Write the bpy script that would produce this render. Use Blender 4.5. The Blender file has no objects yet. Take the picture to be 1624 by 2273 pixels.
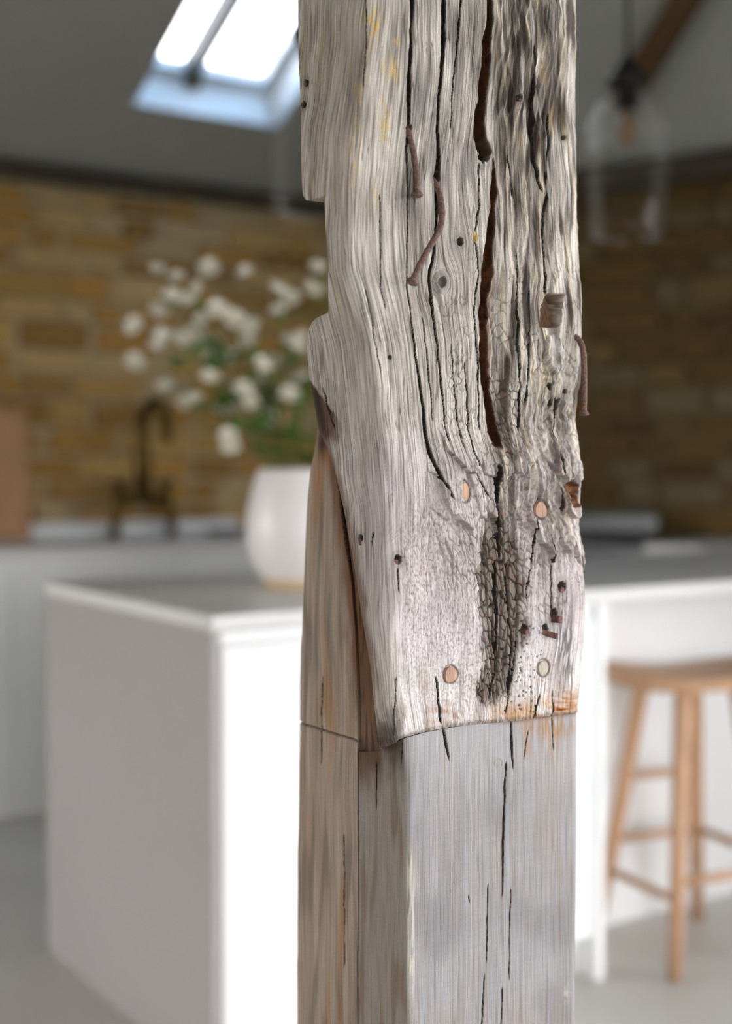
import bpy, bmesh, math, random
import numpy as np
from mathutils import Vector, Matrix

# ------------------------------------------------------------------ camera
F_PX, CX, CY, HORIZON, CAM_H = 3000.0, 812.0, 1136.5, 1034.0, 1.18
PITCH = math.atan((CY - HORIZON) / F_PX)
cp, sp = math.cos(PITCH), math.sin(PITCH)
scene = bpy.context.scene
col = scene.collection
cam_data = bpy.data.cameras.new('camera')
cam_data.sensor_fit = 'HORIZONTAL'
cam_data.sensor_width = 36.0
cam_data.lens = 36.0 * F_PX / 1624.0
cam_data.clip_start = 0.05
cam_data.dof.use_dof = True
cam_data.dof.focus_distance = 1.185
cam_data.dof.aperture_fstop = 3.1
cam_data.dof.aperture_blades = 9
cam = bpy.data.objects.new('camera', cam_data)
cam.location = (0, 0, CAM_H)
cam.rotation_euler = (math.pi / 2 - PITCH, 0, 0)
col.objects.link(cam)
scene.camera = cam

# ------------------------------------------------------------------ light
SKY_STRENGTH = 14.2
world = bpy.data.worlds.new('overcast_sky')
scene.world = world
world.use_nodes = True
wn = world.node_tree
bg = wn.nodes['Background']
bg.inputs['Strength'].default_value = SKY_STRENGTH
w_tc = wn.nodes.new('ShaderNodeTexCoord'); w_sep = wn.nodes.new('ShaderNodeSeparateXYZ'); w_rp = wn.nodes.new('ShaderNodeValToRGB')
wn.links.new(w_tc.outputs['Generated'], w_sep.inputs[0]); wn.links.new(w_sep.outputs['Z'], w_rp.inputs[0]); wn.links.new(w_rp.outputs[0], bg.inputs['Color'])
w_rp.color_ramp.elements[0].position = 0.0; w_rp.color_ramp.elements[0].color = (1.0, 0.965, 0.955, 1)      # bright hazy horizon
w_rp.color_ramp.elements[1].position = 0.75; w_rp.color_ramp.elements[1].color = (0.16, 0.25, 0.36, 1)     # bluer overhead
vs = scene.view_settings
vs.view_transform = 'Standard'
vs.look = 'None'
vs.exposure = 0.0
vs.gamma = 1.0
vs.use_curve_mapping = False
scene.cycles.max_bounces = 10
scene.cycles.diffuse_bounces = 6
scene.cycles.transparent_max_bounces = 12
scene.cycles.caustics_reflective = False
scene.cycles.caustics_refractive = False
scene.cycles.use_denoising = True
try:
    scene.cycles.denoising_input_passes = 'RGB_ALBEDO_NORMAL'
    scene.cycles.denoising_prefilter = 'ACCURATE'
except Exception:
    pass

# ------------------------------------------------------------------ helpers
def ray(x, y):
    xc = (np.asarray(x, float) - CX) / F_PX
    yc = (CY - np.asarray(y, float)) / F_PX
    den = cp + yc * sp
    return xc / den, (yc * cp - sp) / den            # dx/dY, dz/dY
def at(x, y, Y):
    dx, dz = ray(x, y)
    return Vector((float(dx) * Y, Y, CAM_H + float(dz) * Y))
def pix_y(z, Y):
    s = (z - CAM_H) / Y
    return CY - F_PX * (s * cp + sp) / (cp - s * sp)

def srgb(r, g, b, a=1.0):
    f = lambda c: (c / 255) / 12.92 if c / 255 <= 0.04045 else ((c / 255 + 0.055) / 1.055) ** 2.4
    return (f(r), f(g), f(b), a)

SR = srgb

def tag(o, label=None, cat=None, group=None, kind=None):
    if label: o['label'] = label
    if cat: o['category'] = cat
    if group: o['group'] = group
    if kind: o['kind'] = kind
    return o
def empty(name, loc=(0, 0, 0), rz=0.0, label=None, cat=None, group=None, kind=None):
    o = bpy.data.objects.new(name, None)
    o.empty_display_size = 0.05
    o.location = loc
    o.rotation_euler = (0, 0, rz)
    col.objects.link(o)
    return tag(o, label, cat, group, kind)

class MB:
    """collects geometry for ONE mesh object"""
    def __init__(self): self.v, self.f = [], []
    def add(self, vs_, fs_):
        n = len(self.v)
        self.v += [tuple(p) for p in vs_]
        self.f += [tuple(i + n for i in f) for f in fs_]
        return self
    def box(self, lo, hi, bev=0.0, M=None):
        bm = bmesh.new()
        bmesh.ops.create_cube(bm, size=1.0)
        lo, hi = Vector(lo), Vector(hi)
        c, s = (lo + hi) / 2, hi - lo
        for v in bm.verts: v.co = Vector((v.co.x * s.x, v.co.y * s.y, v.co.z * s.z)) + c
        if bev > 0:
            bmesh.ops.bevel(bm, geom=list(bm.edges), offset=bev, segments=2, profile=0.5, affect='EDGES')
        if M is not None: bm.transform(M)
        bm.verts.index_update()
        self.add([v.co[:] for v in bm.verts], [[v.index for v in f.verts] for f in bm.faces])
        bm.free(); return self
    def tube(self, pts, r, seg=10, caps=True):
        pts = [Vector(p) for p in pts]
        rs = r if isinstance(r, (list, tuple)) else [r] * len(pts)
        n = len(pts); vs_, fs_ = [], []
        up = None
        for i, p in enumerate(pts):
            t = (pts[min(i + 1, n - 1)] - pts[max(i - 1, 0)]).normalized()
            if up is None:
                up = Vector((0, 0, 1)) if abs(t.z) < 0.9 else Vector((1, 0, 0))
            a = (up - t * up.dot(t)).normalized(); b = t.cross(a); up = a
            for k in range(seg):
                an = 2 * math.pi * k / seg
                vs_.append(p + (a * math.cos(an) + b * math.sin(an)) * rs[i])
        for i in range(n - 1):
            for k in range(seg):
                fs_.append((i * seg + k, i * seg + (k + 1) % seg, (i + 1) * seg + (k + 1) % seg, (i + 1) * seg + k))
        if caps:
            fs_.append(tuple(range(seg))[::-1]); fs_.append(tuple((n - 1) * seg + k for k in range(seg)))
        return self.add(vs_, fs_)
    def lathe(self, prof, seg=32, c=(0, 0, 0), caps=(True, True)):
        vs_, fs_ = [], []
        for r, z in prof:
            for k in range(seg):
                an = 2 * math.pi * k / seg
                vs_.append((c[0] + r * math.cos(an), c[1] + r * math.sin(an), c[2] + z))
        m = len(prof)
        for i in range(m - 1):
            for k in range(seg):
                fs_.append((i * seg + k, i * seg + (k + 1) % seg, (i + 1) * seg + (k + 1) % seg, (i + 1) * seg + k))
        if caps[0]: fs_.append(tuple(range(seg))[::-1])
        if caps[1]: fs_.append(tuple((m - 1) * seg + k for k in range(seg)))
        return self.add(vs_, fs_)
    def build(self, name, mat, parent=None, smooth=False, auto=None):
        me = bpy.data.meshes.new(name)
        me.from_pydata(self.v, [], self.f)
        me.validate(); me.update()
        if mat: me.materials.append(mat)
        if smooth: me.polygons.foreach_set('use_smooth', [True] * len(me.polygons))
        o = bpy.data.objects.new(name, me)
        col.objects.link(o)
        if parent: o.parent = parent
        if smooth and auto:
            try:
                me.set_sharp_from_angle(angle=auto)
            except Exception: pass
        return o

# ------------------------------------------------------------------ materials
def mat_new(name):
    m = bpy.data.materials.new(name); m.use_nodes = True
    nt = m.node_tree; b = nt.nodes['Principled BSDF']
    return m, nt, b
def simple(name, rgb, rough=0.6, var=0.06, scale=8.0, metal=0.0, bump=0.0, bscale=120.0, stretch=(1, 1, 1)):
    m, nt, b = mat_new(name)
    c = srgb(*rgb)
    tc = nt.nodes.new('ShaderNodeTexCoord'); mp = nt.nodes.new('ShaderNodeMapping')
    mp.inputs['Scale'].default_value = stretch
    nt.links.new(tc.outputs['Object'], mp.inputs['Vector'])
    nz = nt.nodes.new('ShaderNodeTexNoise'); nz.inputs['Scale'].default_value = scale; nz.inputs['Detail'].default_value = 5
    nt.links.new(mp.outputs[0], nz.inputs['Vector'])
    rp = nt.nodes.new('ShaderNodeValToRGB')
    rp.color_ramp.elements[0].position = 0.3; rp.color_ramp.elements[1].position = 0.7
    rp.color_ramp.elements[0].color = tuple(x * (1 - var) for x in c[:3]) + (1,)
    rp.color_ramp.elements[1].color = tuple(min(1, x * (1 + var)) for x in c[:3]) + (1,)
    nt.links.new(nz.outputs['Fac'], rp.inputs[0]); nt.links.new(rp.outputs[0], b.inputs['Base Color'])
    b.inputs['Roughness'].default_value = rough; b.inputs['Metallic'].default_value = metal
    if bump > 0:
        n2 = nt.nodes.new('ShaderNodeTexNoise'); n2.inputs['Scale'].default_value = bscale; n2.inputs['Detail'].default_value = 4
        nt.links.new(mp.outputs[0], n2.inputs['Vector'])
        bp = nt.nodes.new('ShaderNodeBump'); bp.inputs['Strength'].default_value = bump; bp.inputs['Distance'].default_value = 0.002
        nt.links.new(n2.outputs['Fac'], bp.inputs['Height']); nt.links.new(bp.outputs[0], b.inputs['Normal'])
    return m
def glass_mat(name, tint=(1, 1, 1), refl=1.0):
    m = bpy.data.materials.new(name); m.use_nodes = True
    nt = m.node_tree; nt.nodes.clear()
    out = nt.nodes.new('ShaderNodeOutputMaterial'); mix = nt.nodes.new('ShaderNodeMixShader')
    tr = nt.nodes.new('ShaderNodeBsdfTransparent'); tr.inputs[0].default_value = (*tint, 1)
    gl = nt.nodes.new('ShaderNodeBsdfGlossy'); gl.inputs['Roughness'].default_value = 0.02
    fr = nt.nodes.new('ShaderNodeFresnel'); fr.inputs['IOR'].default_value = 1.5
    nz = nt.nodes.new('ShaderNodeTexNoise'); nz.inputs['Scale'].default_value = 3.0
    mu = nt.nodes.new('ShaderNodeMath'); mu.operation = 'MULTIPLY'; mu.inputs[1].default_value = refl
    bp = nt.nodes.new('ShaderNodeBump'); bp.inputs['Strength'].default_value = 0.02
    nt.links.new(nz.outputs['Fac'], bp.inputs['Height']); nt.links.new(bp.outputs[0], gl.inputs['Normal'])
    nt.links.new(fr.outputs[0], mu.inputs[0]); nt.links.new(mu.outputs[0], mix.inputs[0])
    nt.links.new(tr.outputs[0], mix.inputs[1]); nt.links.new(gl.outputs[0], mix.inputs[2])
    nt.links.new(mix.outputs[0], out.inputs[0])
    return m

M_white = simple('painted_cabinet', (236, 237, 236), 0.45, 0.015, 3)
M_endshade = simple('shade_toned_cabinet_paint', (158, 154, 151), 0.5, 0.015, 3)  # cabinet paint darkened to carry the end panel's shade
M_worktop = simple('grey_quartz_worktop', (214, 212, 209), 0.35, 0.05, 60)
M_floor = simple('polished_concrete', (196, 192, 184), 0.45, 0.06, 2.2, bump=0.03)
M_plaster = simple('matt_ceiling_plaster', (176, 175, 168), 0.9, 0.03, 1.5)
M_wallwarm = simple('warm_lime_render', (206, 194, 174), 0.95, 0.08, 2.0)
M_wallwhite = simple('white_wall_paint', (222, 221, 216), 0.9, 0.03, 1.5)
M_mortar = simple('lime_mortar', (190, 172, 136), 0.95, 0.2, 14, bump=0.6, bscale=60)
M_trim = simple('dark_wall_top_trim', (70, 60, 46), 0.8, 0.25, 6, stretch=(1, 8, 8))
M_beam = simple('brown_roof_timber', (92, 66, 34), 0.8, 0.3, 5, stretch=(1, 7, 7), bump=0.4)
M_black = simple('black_enamel', (24, 24, 25), 0.3, 0.1, 10)
M_darkmetal = simple('dark_bronze_metal', (38, 35, 32), 0.45, 0.15, 20, metal=0.6)
M_brass = simple('aged_brass', (92, 72, 34), 0.42, 0.2, 25, metal=0.75)
M_steel = simple('brushed_steel', (120, 122, 122), 0.5, 0.08, 40, metal=0.85, stretch=(1, 1, 12))
M_ceramic = simple('white_glazed_stoneware', (238, 234, 232), 0.32, 0.02, 12)
M_rawclay = simple('raw_buff_clay', (228, 205, 160), 0.8, 0.06, 40)
M_petal = simple('ivory_petal', (244, 240, 228), 0.7, 0.03, 60)
M_centre = simple('pale_yellow_flower_centre', (206, 190, 110), 0.8, 0.1, 200)
M_stem = simple('olive_green_stem', (112, 112, 58), 0.7, 0.15, 40)
M_leaf = simple('fresh_green_leaf', (78, 118, 40), 0.6, 0.18, 30)
M_board = simple('oiled_wood_board', (178, 134, 96), 0.6, 0.15, 9, stretch=(7, 7, 0.8))
M_stool = simple('oiled_oak_stool', (190, 150, 116), 0.5, 0.13, 12, stretch=(5, 5, 0.7), bump=0.1)
M_frame = simple('pale_grey_window_frame', (214, 220, 226), 0.5, 0.03, 5)
M_bar = simple('dark_green_glazing_bar', (24, 36, 36), 0.5, 0.1, 20)
M_glass = glass_mat('window_glass', (0.98, 0.978, 0.978), 0.7)
M_pglass = glass_mat('clear_pendant_glass', (0.985, 0.99, 0.99), 0.36)
M_ground = simple('outdoor_paving', (178, 172, 160), 0.9, 0.15, 0.8)
M_rust = simple('rusted_iron', (110, 84, 74), 0.75, 0.5, 420, metal=0.15, bump=0.8, bscale=900)
M_rust2 = simple('dark_rusted_iron', (104, 70, 60), 0.7, 0.5, 300, metal=0.2, bump=0.8, bscale=900)

def stone_mat(name, k):
    m, nt, b = mat_new(name)
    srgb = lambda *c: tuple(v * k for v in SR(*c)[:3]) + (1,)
    oi = nt.nodes.new('ShaderNodeObjectInfo'); rp = nt.nodes.new('ShaderNodeValToRGB')
    e = rp.color_ramp.elements
    e[0].position = 0; e[0].color = srgb(172, 130, 70)
    e[1].position = 1; e[1].color = srgb(196, 174, 134)
    for p, c in ((0.25, srgb(196, 150, 76)), (0.5, srgb(148, 110, 60)), (0.75, srgb(206, 166, 98))):
        x = e.new(p); x.color = c
    nt.links.new(oi.outputs['Random'], rp.inputs[0])
    tc = nt.nodes.new('ShaderNodeTexCoord')
    nz = nt.nodes.new('ShaderNodeTexNoise'); nz.inputs['Scale'].default_value = 22; nz.inputs['Detail'].default_value = 6
    nt.links.new(tc.outputs['Object'], nz.inputs['Vector'])
    mx = nt.nodes.new('ShaderNodeMix'); mx.data_type = 'RGBA'; mx.blend_type = 'OVERLAY'; mx.inputs['Factor'].default_value = 0.55
    nt.links.new(rp.outputs[0], mx.inputs['A']); nt.links.new(nz.outputs['Fac'], mx.inputs['B'])
    nt.links.new(mx.outputs['Result'], b.inputs['Base Color'])
    b.inputs['Roughness'].default_value = 0.95
    bp = nt.nodes.new('ShaderNodeBump'); bp.inputs['Strength'].default_value = 0.6; bp.inputs['Distance'].default_value = 0.006
    nt.links.new(nz.outputs['Fac'], bp.inputs['Height']); nt.links.new(bp.outputs[0], b.inputs['Normal'])
    return m
M_stone = stone_mat('ochre_sandstone', 1.0)
M_stone_shaded = stone_mat('shade_darkened_sandstone', 0.25)  # same stone, with the right wall's shade put into a darker colour
M_mortar_shaded = simple('shade_darkened_mortar', (98, 82, 52), 0.95, 0.2, 14, bump=0.6, bscale=60)  # mortar colour darkened to hold the right wall's shade
# ------------------------------------------------------------------ room shell
EX, EY = Vector((0.8346, 0.5509, 0)), Vector((-0.5509, 0.8346, 0))     # along the left back wall / into it
YAW = math.atan2(EX.y, EX.x)
A = Vector((-0.107, 6.215, 0))
RX = Vector((0.8166, -0.577, 0)).normalized()
RY = Vector((-RX.y, RX.x, 0))
YAW_R = math.atan2(RX.y, RX.x)
EAVES, RISE, RISE2, CEIL = 2.36, 0.52, 1.2, 3.504
N1, N2 = -EY, -RY
B = A - EX * 5.0
C = A + RX * 2.6
Fp, G = Vector((3.5, -3.2, 0)), Vector((-4.6, -3.2, 0))
LEN_L, LEN_R = 5.0, 2.6

fl = MB(); fl.add([(-6, -4.2, 0), (6, -4.2, 0), (6, 8, 0), (-6, 8, 0), (-6, -4.2, -0.1), (6, -4.2, -0.1), (6, 8, -0.1), (-6, 8, -0.1)],
                  [(0, 1, 2, 3), (7, 6, 5, 4), (0, 4, 5, 1), (1, 5, 6, 2), (2, 6, 7, 3), (3, 7, 4, 0)])
tag(fl.build('floor', M_floor), 'pale grey polished concrete floor of the kitchen', 'floor', kind='structure')
gr = MB(); gr.add([(-40, -40, -0.12), (40, -40, -0.12), (40, 40, -0.12), (-40, 40, -0.12)], [(0, 1, 2, 3)])
tag(gr.build('ground', M_ground), 'grey paving outside the windows', 'ground', kind='structure')

def wall_box(mb, P, Q, z0, z1, th=0.12, s0=0.0, s1=None):
    d = (Q - P); L = d.length; d = d / L
    n = Vector((d.y, -d.x, 0))
    if n.dot(Vector((0, 1, 0)) - (P + Q) / 2) > 0: n = -n          # thickness goes outward
    s1 = L if s1 is None else s1
    a, b = P + d * s0, P + d * s1
    vs_ = [a + Vector((0, 0, z0)), b + Vector((0, 0, z0)), b + n * th + Vector((0, 0, z0)), a + n * th + Vector((0, 0, z0))]
    vs_ += [v + Vector((0, 0, z1 - z0)) for v in vs_]
    mb.add(vs_, [(0, 1, 2, 3), (4, 5, 6, 7), (0, 1, 5, 4), (1, 2, 6, 5), (2, 3, 7, 6), (3, 0, 4, 7)])
# stone walls: empties carrying the mortar core and every stone
rng = random.Random(7)
def stone_mesh(k, mat):
    r = random.Random(100 + k)
    bm = bmesh.new(); bmesh.ops.create_cube(bm, size=1.0)
    for v in bm.verts:
        v.co += Vector((r.uniform(-.05, .05), r.uniform(-.04, .04), r.uniform(-.09, .09)))
    bmesh.ops.bevel(bm, geom=list(bm.edges), offset=0.09, segments=1, affect='EDGES')
    me = bpy.data.meshes.new('stone'); bm.to_mesh(me); bm.free(); me.materials.append(mat)
    return me
STONES_L = [stone_mesh(k, M_stone) for k in range(7)]
STONES_R = [stone_mesh(k, M_stone_shaded) for k in range(7)]
def stone_wall(name, origin, yaw, x0, x1, sx0, sx1, label, STONES, MORTAR):
    w = empty(name, origin, yaw, label, 'wall', kind='structure')
    MB().box((x0, 0, 0), (x1, 0.3, EAVES + 0.02)).build('mortar_bed', MORTAR, w)
    z = 0.93
    while z < EAVES - 0.12:
        h = rng.uniform(0.075, 0.125)
        if z + h > EAVES - 0.06: h = EAVES - 0.065 - z
        x = sx0 + rng.uniform(0, 0.15)
        while x < sx1:
            wd = rng.uniform(0.13, 0.36)
            wd = min(wd, sx1 - x + 0.02)
            if wd > 0.06:
                o = bpy.data.objects.new('stone', rng.choice(STONES)); col.objects.link(o); o.parent = w
                o.scale = (wd - 0.022, 0.05, h - 0.02)
                o.location = (x + wd / 2, rng.uniform(-0.008, 0.006), z + h / 2)
                o.rotation_euler = (0, rng.uniform(-.03, .03), 0)
            x += wd
        z += h
    return w
wl = stone_wall('wall_back_left', A, YAW, -LEN_L, 0.35, -3.9, 0.0, 'ochre stone wall with pale mortar behind the flowers', STONES_L, M_mortar)
wr = stone_wall('wall_back_right', A, YAW_R, -0.3, LEN_R, 0.05, 2.55, 'shaded brown stone wall behind the glass pendant', STONES_R, M_mortar_shaded)
t1 = MB().box((-LEN_L, -0.07, EAVES - 0.055), (0, 0.0, EAVES + 0.01), 0.004).build('trim_1', M_trim); t1.location = A; t1.rotation_euler.z = YAW
tag(t1, 'dark strip along the top of the left stone wall', 'trim', kind='structure')  # dark strip set just under the ceiling line
t2 = MB().box((0, -0.07, EAVES - 0.09), (LEN_R, 0.0, EAVES + 0.01), 0.004).build('trim_2', M_trim); t2.location = A; t2.rotation_euler.z = YAW_R
tag(t2, 'dark timber wall plate above the right stone wall', 'trim', kind='structure')

# plain walls with glazed openings behind and right of the camera
WIN_TOP = 2.12
LW0, LW1, LW_TOP = 3.6, 6.1, 1.95
wm = MB()
Lr = (Fp - C).length
wall_box(wm, C, Fp, 0, CEIL, s0=0, s1=1.7); wall_box(wm, C, Fp, WIN_TOP, CEIL, s0=1.7, s1=Lr - 0.3); wall_box(wm, C, Fp, 0, CEIL, s0=Lr - 0.3)
tag(wm.build('wall_right', M_wallwhite), 'white wall around the glazed doors on the right', 'wall', kind='structure')
wm = MB(); Lf = (G - Fp).length
wall_box(wm, Fp, G, 0, CEIL, s0=0, s1=0.3); wall_box(wm, Fp, G, WIN_TOP, CEIL, s0=0.3, s1=3.4); wall_box(wm, Fp, G, 0, CEIL, s0=3.4)
tag(wm.build('wall_front', M_wallwarm), 'warm rendered wall with glazed doors behind the camera', 'wall', kind='structure')
wm = MB()
wall_box(wm, G, B, 0, CEIL, s0=0, s1=LW0); wall_box(wm, G, B, LW_TOP, CEIL, s0=LW0, s1=LW1); wall_box(wm, G, B, 0, CEIL, s0=LW1)
tag(wm.build('wall_left', M_wallwarm), 'plain warm rendered wall on the left side of the room', 'wall', kind='structure')
def glazing(name, P, Q, s0, s1, n, label, WIN_TOP=WIN_TOP):
    d = (Q - P).normalized()
    e = empty(name, P + d * s0, math.atan2(d.y, d.x), label, 'window', kind='structure')
    L = s1 - s0; fr = MB()
    fr.box((0, -0.03, 0.0), (L, 0.03, 0.06)); fr.box((0, -0.03, WIN_TOP - 0.06), (L, 0.03, WIN_TOP))
    for i in range(n + 1):
        x = L * i / n; fr.box((x - 0.03, -0.03, 0.06), (x + 0.03, 0.03, WIN_TOP - 0.06))
    fr.build('window_frame', M_frame, e)
    for i in range(n):
        MB().box((L * i / n + 0.03, -0.004, 0.06), (L * (i + 1) / n - 0.03, 0.004, WIN_TOP - 0.06)).build('pane', M_glass, e)
glazing('window_2', C, Fp, 1.7, Lr - 0.3, 6, 'wide glazed doors along the right side of the room')
glazing('window_3', Fp, G, 0.3, 3.4, 3, 'glazed doors behind the camera')

glazing('fill_window_4', G, B, LW0, LW1, 3, 'added unseen glazed doors letting fill light in from the left', LW_TOP)  # unseen glazing added to brighten the left of the room

# ceiling: two slopes over the stone walls, flat beyond
def slope_pt(origin, ex, n, s, d, extra=0.0):
    nrm = Vector((-RISE * n.x, -RISE * n.y, 1)).normalized()
    return origin + ex * s + n * d + Vector((0, 0, EAVES + RISE * d)) + nrm * extra
def slope_hit(px, py, n, RISE=RISE):
    dx, dz = ray(px, py); dx, dz = float(dx), float(dz)
    # EAVES + RISE*((P-A).n) = CAM_H + dz*Y ; P=(dx*Y,Y)
    k = dx * n.x + n.y
    Y = (EAVES - RISE * A.dot(n) - CAM_H) / (dz - RISE * k)
    return Vector((dx * Y, Y, CAM_H + dz * Y))
DMAX = (CEIL - EAVES) / RISE
DMAX2 = (CEIL - EAVES) / RISE2
det = N1.x * N2.y - N1.y * N2.x
H = A + Vector(((DMAX * N2.y - DMAX2 * N1.y) / det, (N1.x * DMAX2 - N2.x * DMAX) / det, 0))      # where both slopes reach the flat ceiling
J, K = B + N1 * DMAX, C + N2 * DMAX2
bl = slope_hit(292, 242, N1); br = slope_hit(622, 272, N1)
sx0, sx1 = (bl - A).dot(EX), (br - A).dot(EX)
sd0 = ((bl - A).dot(N1) + (br - A).dot(N1)) / 2
sd1 = min(sd0 + 1.05, DMAX - 0.12)
cm = MB()
def sq(s0, d0, s1, d1):
    q = [slope_pt(A, EX, N1, s0, d0), slope_pt(A, EX, N1, s1, d0), slope_pt(A, EX, N1, s1, d1), slope_pt(A, EX, N1, s0, d1)]
    cm.add(q, [(0, 1, 2, 3)])
sH = (H - A).dot(EX)
sq(-LEN_L, 0, sx0, DMAX); sq(sx0, 0, sx1, sd0); sq(sx0, sd1, sx1, DMAX)
q = [slope_pt(A, EX, N1, sx1, 0), slope_pt(A, EX, N1, 0, 0), Vector((H.x, H.y, CEIL)), slope_pt(A, EX, N1, sx1, DMAX)]
if sx1 < sH:
    cm.add(q, [(0, 1, 2, 3)])
else:
    # the opening reaches past the hip's upper end: close against the hip line only
    dk = DMAX * sx1 / sH if sH != 0 else DMAX
    cm.add([q[0], q[1], slope_pt(A, EX, N1, sx1, min(dk, DMAX))], [(0, 1, 2)])
cm.add([(A.x, A.y, EAVES), (C.x, C.y, EAVES), (K.x, K.y, CEIL), (H.x, H.y, CEIL)], [(0, 1, 2, 3)])
cm.add([(p.x, p.y, CEIL) for p in (H, J, B, G, Fp, C, K)], [tuple(range(7))])
cm.add([(B.x, B.y, EAVES), (B.x, B.y, CEIL), (J.x, J.y, CEIL)], [(0, 1, 2)])
cm.add([(C.x, C.y, EAVES), (C.x, C.y, CEIL), (K.x, K.y, CEIL)], [(0, 1, 2)])
tag(cm.build('ceiling', M_plaster), 'grey plastered sloping ceiling', 'ceiling', kind='structure')

# roof window in the left slope
RV = 0.17
e = empty('window_1', slope_pt(A, EX, N1, sx0, sd0), 0, 'bright roof window with slim dark glazing bar in the sloping ceiling', 'window', kind='structure')
def sp_(s, d, x=0.0): return slope_pt(A, EX, N1, s, d, x) - e.location
rv = MB()
for (a, b) in (((sx0, sd0), (sx1, sd0)), ((sx1, sd0), (sx1, sd1)), ((sx1, sd1), (sx0, sd1)), ((sx0, sd1), (sx0, sd0))):
    rv.add([sp_(*a), sp_(*b), sp_(*b, RV + 0.06), sp_(*a, RV + 0.06)], [(0, 1, 2, 3)])
rv.build('reveal', M_frame, e)
def slope_bar(s0, d0, s1, d1, x0, x1):
    m = MB(); vs_ = [sp_(s0, d0, x0), sp_(s1, d0, x0), sp_(s1, d1, x0), sp_(s0, d1, x0)] + [sp_(s0, d0, x1), sp_(s1, d0, x1), sp_(s1, d1, x1), sp_(s0, d1, x1)]
    return m.add(vs_, [(0, 1, 2, 3), (4, 5, 6, 7), (0, 1, 5, 4), (1, 2, 6, 5), (2, 3, 7, 6), (3, 0, 4, 7)])
fw = 0.05
slope_bar(sx0, sd0, sx1, sd0 + fw, RV, RV + .05).build('frame_rail', M_frame, e)
slope_bar(sx0, sd1 - fw, sx1, sd1, RV, RV + .05).build('frame_rail', M_frame, e)
slope_bar(sx0, sd0 + fw, sx0 + 0.025, sd1 - fw, RV, RV + .05).build('frame_stile', M_frame, e)
slope_bar(sx1 - fw, sd0 + fw, sx1, sd1 - fw, RV, RV + .05).build('frame_stile', M_frame, e)
sb = sx0 + 0.40 * (sx1 - sx0)
slope_bar(sb - 0.021, sd0 + fw, sb + 0.021, sd1 - fw, RV - 0.05, RV + .05).build('glazing_bar', M_bar, e)
slope_bar(sx0 + .025, sd0 + fw, sb - .014, sd1 - fw, RV + .02, RV + .026).build('pane', M_glass, e)
slope_bar(sb + .014, sd0 + fw, sx1 - fw, sd1 - fw, RV + .02, RV + .026).build('pane', M_glass, e)
hb = slope_bar(sb - 0.012, sd0 + 0.01, sb + 0.045, sd0 + 0.05, RV - 0.05, RV)
hb.build('window_handle', M_brass, e)

# roof timber lying on the right slope
p0, p1 = slope_hit(1392, 212, N2, RISE2), slope_hit(1532, -12, N2, RISE2)
dv = (p1 - p0); p1 = p0 + dv * 1.5
nrm = Vector((-RISE2 * N2.x, -RISE2 * N2.y, 1)).normalized()
bx = dv.normalized(); by = nrm.cross(bx)
Mb = Matrix((bx, by, nrm)).transposed().to_4x4()
bo = MB().box((0, -0.055, -0.10), (dv.length * 1.35, 0.055, 0.005), 0.012).build('roof_beam', M_beam)
bo.matrix_world = Matrix.Translation(p0) @ Mb
tag(bo, 'old brown timber beam crossing the dark sloping ceiling', 'beam')

# ------------------------------------------------------------------ kitchen units
O = Vector((-0.287, 2.515, 0))
isl = empty('kitchen_island', O, YAW, 'white kitchen island with grey shaded end panel beside the post', 'kitchen island')
D_ISL, TOP = 0.888, 0.9
MB().box((0.0, 0.004, 0.0), (0.022, D_ISL - 0.004, TOP - 0.03), 0.002).build('end_panel', M_endshade, isl)
MB().box((0.024, 0.03, 0.10), (0.975, D_ISL - 0.01, TOP - 0.032)).build('carcass', M_white, isl)
for i in range(2):
    MB().box((0.026 + i * 0.474, 0.008, 0.105), (0.496 + i * 0.474, 0.028, TOP - 0.062), 0.002).build('door', M_white, isl)
MB().box((0.024, 0.012, TOP - 0.056), (0.97, 0.03, TOP - 0.034), 0.001).build('handle_rail', M_white, isl)
MB().box((0.024, 0.07, 0.0), (0.975, 0.09, 0.098)).build('plinth', M_white, isl)
MB().box((0.978, 0.004, 0.0), (1.003, D_ISL - 0.004, TOP - 0.032), 0.002).build('end_panel', M_white, isl)
MB().box((1.005, 0.27, 0.0), (2.42, 0.29, TOP - 0.032)).build('back_panel', M_white, isl)
MB().box((1.005, 0.292, 0.0), (2.42, D_ISL - 0.01, TOP - 0.032)).build('carcass', M_white, isl)
MB().box((2.423, 0.004, 0.0), (2.448, D_ISL - 0.004, TOP - 0.032), 0.002).build('end_panel', M_white, isl)
wt = MB().box((0, 0, TOP - 0.03), (2.45, D_ISL, TOP), 0.003).build('island_worktop', M_worktop)
wt.location = O; wt.rotation_euler.z = YAW
tag(wt, 'pale grey stone worktop covering the island', 'worktop')

def cabinet(frame_o, yaw, ex, x0, x1, yf, yb, label, group):
    c = empty('base_cabinet', frame_o + ex * x0, yaw, label, 'cabinet', group)
    w = x1 - x0
    MB().box((0.002, yf + 0.022, 0.12), (w - 0.002, yb, 0.868)).build('carcass', M_white, c)
    d = MB().box((0.002, yf, 0.15), (w - 0.002, yf + 0.02, 0.83), 0.003).build('door', M_white, c)
    MB().box((w / 2 - 0.07, yf - 0.012, 0.80), (w / 2 + 0.07, yf - 0.001, 0.812), 0.002).build('handle', M_white, d)
    MB().box((0.002, yf + 0.012, 0), (w - 0.002, yf + 0.032, 0.119)).build('plinth', M_white, c)
YF = -0.84
xs = [-3.64 + 0.6 * i for i in range(6)]
ords = ['leftmost', 'second', 'third', 'fourth', 'fifth']
nm = ['white base cabinet farthest left along the stone wall', 'second white base cabinet from the left under the stone wall',
      'white base cabinet just left of the island end panel', 'white base cabinet standing behind the grey island end panel',
      'white base cabinet behind the white vase']
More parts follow.
